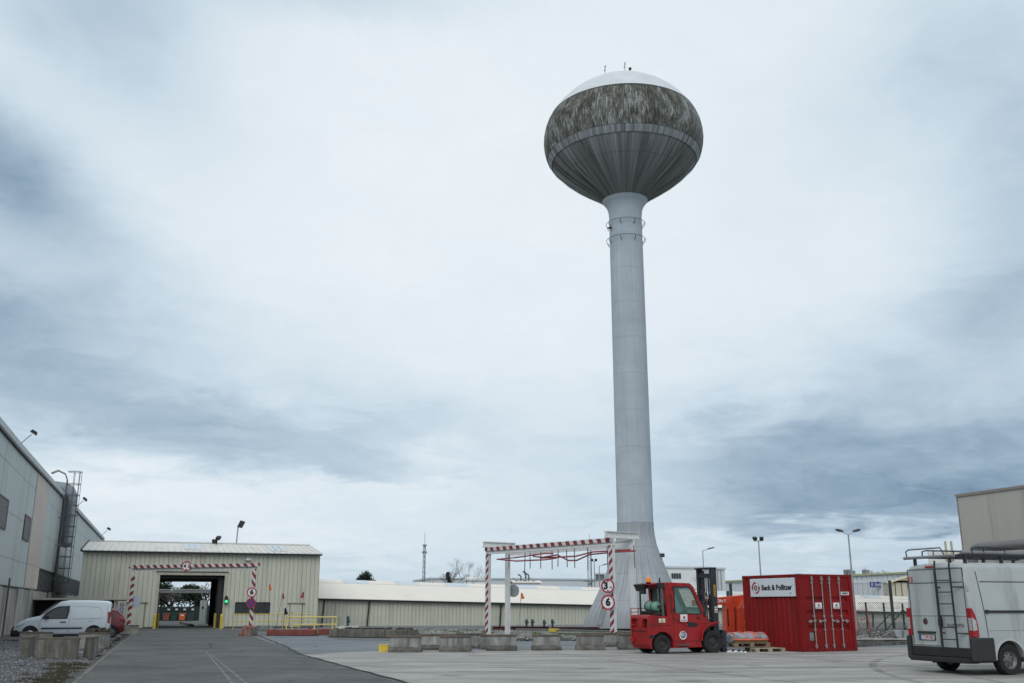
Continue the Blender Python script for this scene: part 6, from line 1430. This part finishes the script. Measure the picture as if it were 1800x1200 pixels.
# gas bottle, exhaust, lamps
b = MB(); b.lathe([(-.36, .0), (-.35, .10), (-.30, .155), (-.25, .17), (.25, .17), (.30, .155), (.35, .10), (.36, 0)], 24); o = b.build('gas_bottle', mat('bottle_green', (.13, .27, .21), .4, var=.1), fk, 50); o.location = (-.06, -.10, 1.50); o.rotation_euler = (-pi/2, 0, 0)
b = MB()
for z in (-.18, .2): b.lathe([(z, .172), (z, .182), (z + .03, .182), (z + .03, .172)], 24)
b.lathe([(-.375, .05), (-.41, .05), (-.41, 0.001)], 12); b.build('strap', M_black, o)
b = MB(); b.box(-.26, .14, -.50, .30, 1.235, 1.32); b.box(-.30, -.26, -.46, .26, 1.3, 1.36); b.build('bottle_cradle', M_plastic, fk)
b = MB(); b.tube([(.09, -.50, 1.15), (.07, -.50, 1.5), (.05, -.50, 2.06), (.0, -.5, 2.18)], .045, 10); b.build('exhaust_pipe', mat('exhaust_brown', (.10, .085, .08), .55), fk, 40)
b = MB(); b.box(-.08, .14, -.57, -.42, 2.10, 2.26); b.lathe([(2.262, .03), (2.42, .02), (2.44, .001)], 10, .0, -.5); b.build('air_intake', M_plastic, fk, bevel=.015)
b = MB(); b.prism([(-.42, 2.22), (-.12, 2.26), (-.12, 2.12), (-.30, 2.0), (-.36, 2.12)], 'xz', .0, .5); b.cyl((-.25, .35, 1.2), (-.25, .35, 2.1), .03, n=8); b.cyl((-.28, .1, 1.9), (-.28, .1, 2.05), .1, n=12); b.build('rear_work_lamp', M_black, fk)
b = MB(); b.box(-.3, .2, -.42, .5, 2.20, 2.235); b.build('rear_canopy', M_fkred, fk)
b = MB(); b.lathe([(2.29, .085), (2.36, .085), (2.43, .07), (2.46, .0)], 16, -.12, .0); b.build('beacon', mat('beacon_orange', (.75, .22, .02), .3, emit=(.8, .25, .02, .15)), fk, 50); b = MB(); b.lathe([(2.235, .06), (2.29, .09)], 16, -.12, .0); b.build('beacon_base', M_black, fk)
b = MB(); b.tube([(-.57, .42, .45), (-.57, .42, 1.44), (.16, .42, 1.44), (.16, .42, 1.2)], .017, 7); b.tube([(-.30, .42, 1.2), (-.30, .42, 1.44)], .015, 7); b.tube([(-.57, .42, .92), (-.50, .3, .92)], .015, 7); b.tube([(-.57, .42, 1.30), (-.30, .42, 1.34)], .012, 6); b.box(-.60, -.52, .3, .5, .38, .50); b.build('guard_rail', M_red, fk)
b = MB(); b.tube([(1.30, -.55, 1.95), (1.40, -.66, 2.0)], .012, 6); b.box(1.37, 1.45, -.76, -.64, 1.88, 2.06); b.build('mirror', M_black, fk)
b = MB(); b.box(1.56, 1.64, -.575, -.546, 1.17, 1.34); b.build('door_catch', M_black, fk, bevel=.008)
for x, r, y, wd in ((0, .30, .46, .2), (1.88, .36, .47, .25)): wheel(fk, x, -y, r, wd, -1, .56, 0, mat('rim_dark', (.035, .035, .037), .6)); wheel(fk, x, y, r, wd, 1, .56, 0, MATS['rim_dark'])
b = MB()
b.tube([(.30, -.57, 1.9), (.34, -.60, 1.9), (.34, -.60, 1.3), (.30, -.57, 1.3)], .012, 6); b.build('grab_handle', M_black, fk)
for z in (1.35, 2.05): b = MB(); b.cyl((.43, -.575, z), (.43, -.575, z + .09), .018, n=8); b.build('door_hinge', M_black, fk)
b = MB(); b.box(1.30, 1.40, -.575, -.55, 1.12, 1.16); b.build('door_handle', M_black, fk)
b = MB(); b.box(.52, .95, -.62, -.50, .26, .30); b.build('step', mat('step_steel', (.12, .12, .12), .6, .4), fk)
b = MB(); b.tube([(1.62, -.30, .9), (1.78, -.34, 1.35), (1.95, -.30, 1.75), (2.02, -.2, 1.6)], .018, 6); b.tube([(1.60, -.22, .9), (1.74, -.26, 1.5), (1.95, -.2, 2.0), (2.05, -.1, 1.8)], .018, 6); b.build('hydraulic_hose', M_black, fk)
# mast
M_mastb = mat('mast_black', (.022, .026, .033), .5, var=.2, scale=6)
for s in (-1, 1):
    b = MB(); yy = s*.40
    b.box(1.90, 2.10, yy - .055, yy + .055, .12, 2.74); b.build('mast_channel', M_mastb, fk, bevel=.008)
    b = MB(); yy = s*.28; b.box(1.96, 2.10, yy - .04, yy + .04, .15, 2.70); b.build('inner_channel', M_mastb, fk, bevel=.006)
    b = MB(); b.cyl((1.98, s*.16, .3), (1.98, s*.16, 1.9), .04, n=10); b.cyl((1.98, s*.16, 1.9), (1.98, s*.16, 2.6), .022, n=8); b.build('lift_cylinder', M_plastic, fk)
    b = MB(); b.cyl((1.5, s*.46, .95), (1.95, s*.42, 1.1), .035, n=8); b.build('tilt_cylinder', M_plastic, fk)
b = MB(); b.box(1.84, 2.12, -.46, .46, 2.742, 2.80); b.box(1.9, 2.1, -.34, .34, .3, .45); b.box(1.92, 1.98, -.34, .34, 1.55, 1.68); b.box(1.92, 1.97, -.34, .34, 2.45, 2.6); b.split('crossbar', M_mastb, fk, bevel=.01)
b = MB()
for y in (-.06, .05): b.bar((2.02, y, .4), (2.02, y, 2.6), .012, .03)
b.tube([(1.95, -.04, .5), (1.93, -.06, 1.5), (1.97, -.02, 2.55)], .016, 6); b.tube([(1.95, .1, .5), (1.93, .12, 1.2), (1.97, .1, 2.0)], .014, 6); b.build('chain', mat('chain_grey', (.16, .16, .16), .5, .4), fk)
t1 = text('HYSTER', .115, mat('letter_yellow', (.55, .33, .03), .5), fk, (2.015, -.458, 2.03), (pi/2, -pi/2, 0), 'lettering', bold=.003)
b = MB(); b.disc((2.02, -.4555, 1.44), (0, -1, 0), .05, .003, 16); b.disc((2.02, -.4555, 1.36), (0, -1, 0), .05, .003, 16); b.box(1.97, 2.07, -.459, -.456, 1.30, 1.5); b.build('warning_sticker', M_signwhite, fk); b = MB(); b.disc((2.02, -.460, 1.45), (0, -1, 0), .035, .002, 16); b.disc((2.02, -.460, 1.35), (0, -1, 0), .035, .002, 16); b.build('warning_mark', M_signred, fk)
b = MB(); b.box(2.13, 2.24, -.50, .50, .16, .26); b.box(2.13, 2.24, -.50, .50, .54, .64); b.box(2.14, 2.2, -.34, -.2, .26, .54); b.box(2.14, 2.2, .2, .34, .26, .54)
b.build('fork_carriage', M_mastb, fk, bevel=.01)
for s in (-1, 1):
    b = MB(); b.prism([(2.25, .03), (3.40, .04), (3.42, .055), (2.32, .075), (2.31, .74), (2.25, .74)], 'xz', s*.30 - .065, s*.30 + .065); b.build('fork', M_mastb, fk)
b = MB(); b.prism([(2.16, .1), (2.34, .1), (2.34, .72), (2.2, .72)], 'xz', -.50, -.42); b.build('side_guard', M_mastb, fk)
b = MB(); P = [(1.44, .40), (1.46, .60), (1.54, .76), (1.68, .87), (1.86, .93), (2.12, .97), (2.13, 1.01), (1.84, .975), (1.64, .915), (1.50, .80), (1.42, .64), (1.40, .40)]
b.prism(P, 'xz', -.64, -.28); b.prism(P, 'xz', .28, .64); b.split('fender', M_fkred, fk, bevel=.008)
for o in list(fk.children):
    if o.name.split('.')[0] in ('mast_channel', 'inner_channel', 'lift_cylinder', 'crossbar', 'chain', 'lettering', 'warning_sticker', 'warning_mark', 'fork_carriage', 'fork', 'side_guard') and o.name != t1.name: o.location.x += .10
t1.location.x += .10
fk.scale = (1.045, 1, 1); fk.location.x += .05

# ------------------------------------------------------------------ pallets and wrapped load on the forks
M_wood = mat('pallet_wood', (.25, .19, .125), .85, var=.35, scale=5, dirt=(.12, .10, .08), dirt_amt=.6)
M_wood2 = mat('pallet_wood_pale', (.34, .29, .23), .85, var=.25, scale=5)
def pallet(label, loc, rz, m, lx=1.2, ly=.8):
    t = thing('pallet', label, 'pallet', loc, rz, 'wooden pallets by the container')
    b = MB()
    for k in range(5): b.box(0, lx, k*(ly-.12)/4, k*(ly-.12)/4 + .12, .122, .144)
    b.build('top_board', m, t); b = MB()
    for k in range(3): b.box(0, lx, k*(ly-.1)/2, k*(ly-.1)/2 + .1, 0, .022)
    b.build('bottom_board', m, t); b = MB()
    for i in range(3):
        for j in range(3): b.box(i*(lx-.145)/2, i*(lx-.145)/2 + .145, j*(ly-.1)/2, j*(ly-.1)/2 + .1, .023, .099)
        b.box(i*(lx-.145)/2, i*(lx-.145)/2 + .145, 0, ly, .10, .121)
    b.build('block', m, t); return t
pallet('empty pale pallet lying on the ground under the right end of the load', (8.22, 34.55, 0), radians(14), M_wood2, 1.1, .8)
pallet('brown pallet carried on the forks under the wrapped load', (7.56, 34.74, .16), radians(16), M_wood, 1.35, .95)
ld = thing('wrapped_load', 'bundle in clear plastic film tied with orange netting tape on the brown pallet', 'load', (7.58, 34.76, .305), radians(16))
random.seed(3)
secs = []
for i in range(15):
    x = 1.30*i/14; e_ = min(1, min(x, 1.3 - x)/.16 + .45)
    secs.append([(x + random.uniform(-.01, .01), .45 + .42*cos(v)*(e_*.2 + .8)*(1 if abs(cos(v)) < .8 else 1.03) + random.uniform(-.014, .014), .165 + (.165*e_ if sin(v) > 0 else .16)*(abs(sin(v))**.6)*(1 if sin(v) > 0 else -1) + random.uniform(-.012, .012)) for v in [2*pi*j/18 for j in range(18)]])
b = MB().loft(secs); b.build('film', mat('clear_film', (.42, .45, .50), .18, var=.35, scale=7, dirt=(.09, .09, .10), dirt_amt=1.0, spec=.8, bump=1., bscale=14), ld, 35)
b = MB(); M_tape = mat('orange_tape', (.85, .14, .05), .5, var=.1)
for x in (.06, .40, .74, .86, 1.22):
    k = 1.03 if .1 < x < 1.2 else .95
    b.tube([(x + .01*sin(j), .45 + .43*k*cos(v), .165 + .172*k*(abs(sin(v))**.6)*(1 if sin(v) > 0 else -1)) for j, v in enumerate([2*pi*j/18 for j in range(18)])], .016, 5, closed=True)
for z in (.10,): b.tube([(0, .04, z + .02), (.15, .005, z), (.65, .0, z), (1.15, .005, z), (1.3, .03, z + .02)], .020, 5)
b.build('tape', M_tape, ld)
b = MB(); b.box(.02, 1.28, .03, .87, -.0, .10); b.build('board', mat('brown_board', (.16, .11, .055), .8, var=.3), ld, bevel=.01)
b = MB(); random.seed(9)
for k in range(16):
    x = 7.46 + random.uniform(-.25, .30); y = 34.35 + random.uniform(-.14, .1); a = random.uniform(0, 3); r = random.uniform(.05, .12)
    b.add([(x - r*cos(a), y - r*sin(a), .02), (x + r*cos(a), y + r*sin(a), .03), (x + r*.5*sin(a), y, .03 + random.uniform(.02, .09)), (x, y - r*.3, .02)], [(0, 1, 2), (0, 3, 1), (1, 3, 2), (0, 2, 3)])
tag(b.build('torn_film', mat('torn_film', (.6, .62, .64), .4), fix=False), 'crumpled strip of white plastic film on the ground below the fork tips', 'plastic film')

# ------------------------------------------------------------------ red shipping container
ct = thing('shipping_container', 'short dark red shipping container with doors and a white company board', 'container', (9.88, 34.68, 0), radians(26.57))
M_cont = mat('container_red', (.20, .007, .008), .6, spec=.2, var=.12, scale=1.4, dirt=(.11, .012, .012), dirt_amt=.5, streak=True, rust=.55, bump=.35, bscale=1.6)
W, Lc, Hc = 2.44, 2.99, 2.59
b = MB()
for x in (0, W - .14):
    for y in (0, Lc - .14): b.box(x, x + .14, y, y + .14, .12, Hc - .12)
b.split('corner_post', M_cont, ct, bevel=.008)
b = MB()
for x in (-.008, W - .162):
    for y in (-.008, Lc - .162):
        for z in (0, Hc - .118): b.box(x, x + .17, y, y + .17, z, z + .118)
co_ = b.split('corner_casting', M_cont, ct, bevel=.01)[0]
b = MB()
for x, y in ((.02, -.0095), (W - .12, -.0095)):
    for z in (.03, Hc - .085): b.box(x, x + .09, y - .001, y + .0005, z, z + .055)
for y in (.03, Lc - .12):
    for z in (.03, Hc - .085): b.box(-.0105, -.009, y, y + .09, z, z + .055)
b.build('lock_hole', M_black, ct)
b = MB()
b.box(.14, W - .14, .02, .14, .02, .16); b.box(.14, W - .14, .02, .12, Hc - .10, Hc - .004); b.box(.14, W - .14, Lc - .14, Lc - .02, .02, .16); b.box(.14, W - .14, Lc - .14, Lc - .02, Hc - .10, Hc - .004)
for x in (.01, W - .09): b.box(x, x + .08, .14, Lc - .14, .03, .17); b.box(x, x + .08, .14, Lc - .14, Hc - .075, Hc - .004)
b.box(.14, W - .14, .14, Lc - .14, .12, .15)
b.split('frame_rail', M_cont, ct, bevel=.006)
b = MB(); b.box(.09, W - .09, .12, Lc - .14, Hc - .03, Hc - .012); b.build('roof_panel', M_cont, ct)
def corr(x0, sg):
    b = MB(); vs = []; y = .14; P = []
    p = .226
    n = int((Lc - .28)/p)
    p = (Lc - .28)/n
    for i in range(n): a = .14 + i*p; P += [(a, 0), (a + p*.32, 0), (a + p*.5, 1), (a + p*.82, 1)]
    P.append((Lc - .14, 0))
    for yy, k in P: vs += [(x0 + sg*.036*k, yy, .16), (x0 + sg*.036*k, yy, Hc - .07)]
    b.add(vs, [(2*i, 2*i+1, 2*i+3, 2*i+2) for i in range(len(P)-1)]); return b
corr(.022, 1).build('side_panel', M_cont, ct, fix=False); corr(W - .022, -1).build('side_panel', M_cont, ct, fix=False)
b = MB(); b.box(.14, W - .14, Lc - .06, Lc - .04, .16, Hc - .1); b.build('end_panel', M_cont, ct)
RZs = (1.75, 1.30, .80)
for d, (x0, x1) in enumerate(((.15, 1.212), (1.228, W - .15))):
    prof = [(.03, .17)]
    for z in sorted(RZs): prof += [(.03, z - .12), (.078, z - .055), (.078, z + .07), (.03, z + .075)]
    prof.append((.03, Hc - .11)); q = prof + [(.085, Hc - .11), (.085, .17)]
    xm0, xm1 = x0 + .12, x1 - .12
    b = MB(); b.prism(q, 'yz', xm0, xm1); b.box(x0, xm0, .0285, .085, .17, Hc - .11); b.box(xm1, x1, .0285, .085, .17, Hc - .11); dr = b.build('door', M_cont, ct)
    for k, fx in enumerate((.40, .82)):
        x = x0 + (x1 - x0)*(fx if d == 0 else fx - .26)
        b = MB(); b.cyl((x, -.005, .10), (x, -.005, Hc - .06), .0175, n=10); o = b.build('lock_rod', mat('rod_galv', (.33, .31, .31), .5, .4, var=.2, scale=9), dr)
        b = MB()
        for z in (.22, .74, 1.18, 2.3): b.box(x - .04, x + .04, -.012, .028, z - .03, z + .03)
        b.box(x - .035, x + .035, -.03, .025, .14, .20); b.box(x - .035, x + .035, -.03, .025, Hc - .22, Hc - .10); b.split('rod_bracket', mat('bracket_grey', (.26, .24, .24), .55, .3), o)
        b = MB(); s_ = -1 if k == 0 else -1
        hx = x - .30 if d == 0 else x + .0
        b.bar((x, -.03, 1.03), (x + (.30 if d else -.30), -.03, 1.0 + .012*k), .022, .028); b.box(x - .03, x + .03, -.045, -.02, .99, 1.08); b.box(x + (.18 if d else -.24), x + (.24 if d else -.18), -.04, .02, .96, 1.06); b.build('handle', MATS['rod_galv'], o)
for x0 in (.68, 1.50):
    b = MB(); b.box(x0, x0 + .29, .018, .026, 1.43, 1.63); sk = b.build('sticker', M_signwhite, ct)
    b = MB(); b.prism([(x0 + .1, 1.54), (x0 + .15, 1.59), (x0 + .2, 1.57), (x0 + .17, 1.53)], 'xz', .014, .0175); b.prism([(x0 + .12, 1.51), (x0 + .17, 1.49), (x0 + .19, 1.52), (x0 + .14, 1.55)], 'xz', .010, .0135); b.build('mark', M_signred, sk)
    b = MB(); b.box(x0 + .04, x0 + .25, .015, .0175, 1.452, 1.468); b.build('text_line', M_ink, sk)
b = MB(); b.box(1.90, 2.28, .018, .026, 1.89, 2.0); sk = b.build('number_panel', M_signwhite, ct); text('100444 0', .10, M_ink, sk, (2.09, .015, 1.945), (pi/2, 0, 0), sx=.78, bold=.003)
b = MB(); b.box(.32, .50, .018, .026, .38, .64); b.build('data_plate', mat('data_plate', (.17, .19, .2), .5, var=.4, scale=20), ct)
# the company board on the long side
b = MB(); b.box(-.035, .012, .20, 2.52, 1.84, 2.47); sg = b.build('sign_board', mat('board_white', (.58, .63, .68), .4, var=.03), ct)
text('Beck & Pollitzer', .25, M_ink, sg, (-.037, 1.12, 2.14), RT, bold=.010, sx=.97)
text('R', .04, M_ink, sg, (-.037, .285, 2.22), RT)
b = MB(); vs = []
def arc_arrow(mb, a0, a1, r0, r1, cx, cz, x, sq=1.):
    n = 14; vs = []
    for i in range(n+1):
        a = a0 + (a1-a0)*i/n; rr = r1 - (r1-r0)*(1 - .45*i/n) if False else None
        for r in (r0, r1): vs.append((x, cx - r*cos(a), cz + r*sin(a)*sq))
    fs = [(2*i, 2*i+1, 2*i+3, 2*i+2) for i in range(n)]
    k = len(vs); am = (r0 + r1)/2; e = a1; d = .10*(1 if a1 > a0 else -1)
    vs += [(x, cx - (r0 - .05)*cos(e), cz + (r0 - .05)*sin(e)*sq), (x, cx - (r1 + .05)*cos(e), cz + (r1 + .05)*sin(e)*sq), (x, cx - am*cos(e + d/am), cz + am*sin(e + d/am)*sq)]
    fs.append((k, k+1, k+2)); mb.add(vs, fs)
cy, cz = 2.22, 2.145
b = MB(); arc_arrow(b, radians(85), radians(172), .15, .215, cy, cz, -.0375); arc_arrow(b, radians(265), radians(352), .15, .215, cy, cz, -.0375); b.build('red_arrow', M_signred, sg, fix=False)
b = MB(); arc_arrow(b, radians(75), radians(18), .16, .205, cy, cz, -.0372); arc_arrow(b, radians(255), radians(198), .16, .205, cy, cz, -.0372); b.build('pale_arrow', mat('arrow_lilac', (.42, .38, .46), .5), sg, fix=False)
b = MB(); b.tube([(-.038, cy + .06*cos(t), cz + .08*sin(t)) for t in [2*pi*k/24 for k in range(24)]], .018, 6, closed=True); b.build('ring_mark', M_ink, sg)
b = MB(); b.box(-.037, -.0355, .40, .44, 1.92, 1.97); b.build('small_mark', M_ink, sg)

# ------------------------------------------------------------------ orange boom machine behind the container
om = thing('boom_lift', 'orange-red boom machine parked behind the container, white letters on its boom', 'boom lift', (7.9, 39.6, 0), radians(6))
M_or = mat('machine_orange', (.50, .055, .022), .42, var=.12, scale=2, dirt=(.22, .03, .02), dirt_amt=.3)
b = MB(); b.prism([(-.85, 1.50), (.35, 1.56), (.5, 1.45), (1.9, 1.5), (1.9, 1.96), (1.15, 1.93), (-.85, 1.74)], 'xz', -.1, .18); bo = b.build('boom', M_or, om, bevel=.015)
text('ON RJ', .16, M_signwhite, bo, (.30, -.103, 1.70), (pi/2, 0, 0), bold=.004)
b = MB(); b.prism([(.36, .34), (.72, .34), (.74, 1.52), (.60, 1.80), (.44, 1.78), (.40, 1.5)], 'xz', -.22, .3); b.build('column', M_or, om, bevel=.02)
b = MB(); b.box(.43, .48, -.232, -.221, .75, 1.4); b.cyl((.56, -.3, .46), (.56, -.22, .46), .08, n=14); b.build('slot', M_black, om)
b = MB(); b.prism([(.78, .50), (3.2, .50), (3.2, 1.92), (1.18, 1.92), (.80, 1.42)], 'xz', -.42, .7); tu = b.build('turret', M_or, om, bevel=.025)
b = MB(); b.prism([(.82, 1.45), (1.16, 1.90), (1.24, 1.86), (.92, 1.42)], 'xz', -.428, -.4215); b.build('chamfer_plate', mat('machine_orange_light', (.62, .13, .09), .4), tu)
for z, tt, m_ in ((1.48, 'RE', M_signwhite), (1.30, '70', M_signwhite), (.92, 'MK', mat('dull_yellow_letter', (.5, .25, .05), .5)), (.65, '200', MATS['dull_yellow_letter'])): text(tt, .13, m_, tu, (1.10, -.424, z), (pi/2, 0, 0), bold=.002)
b = MB(); b.box(1.0, 3.4, -.6, .9, .22, .48); b.build('chassis', M_black, om)
for x in (1.6, 3.0): wheel(om, x, -.7, .36, .25, -1, .5); wheel(om, x, 1.0, .36, .25, 1, .5)
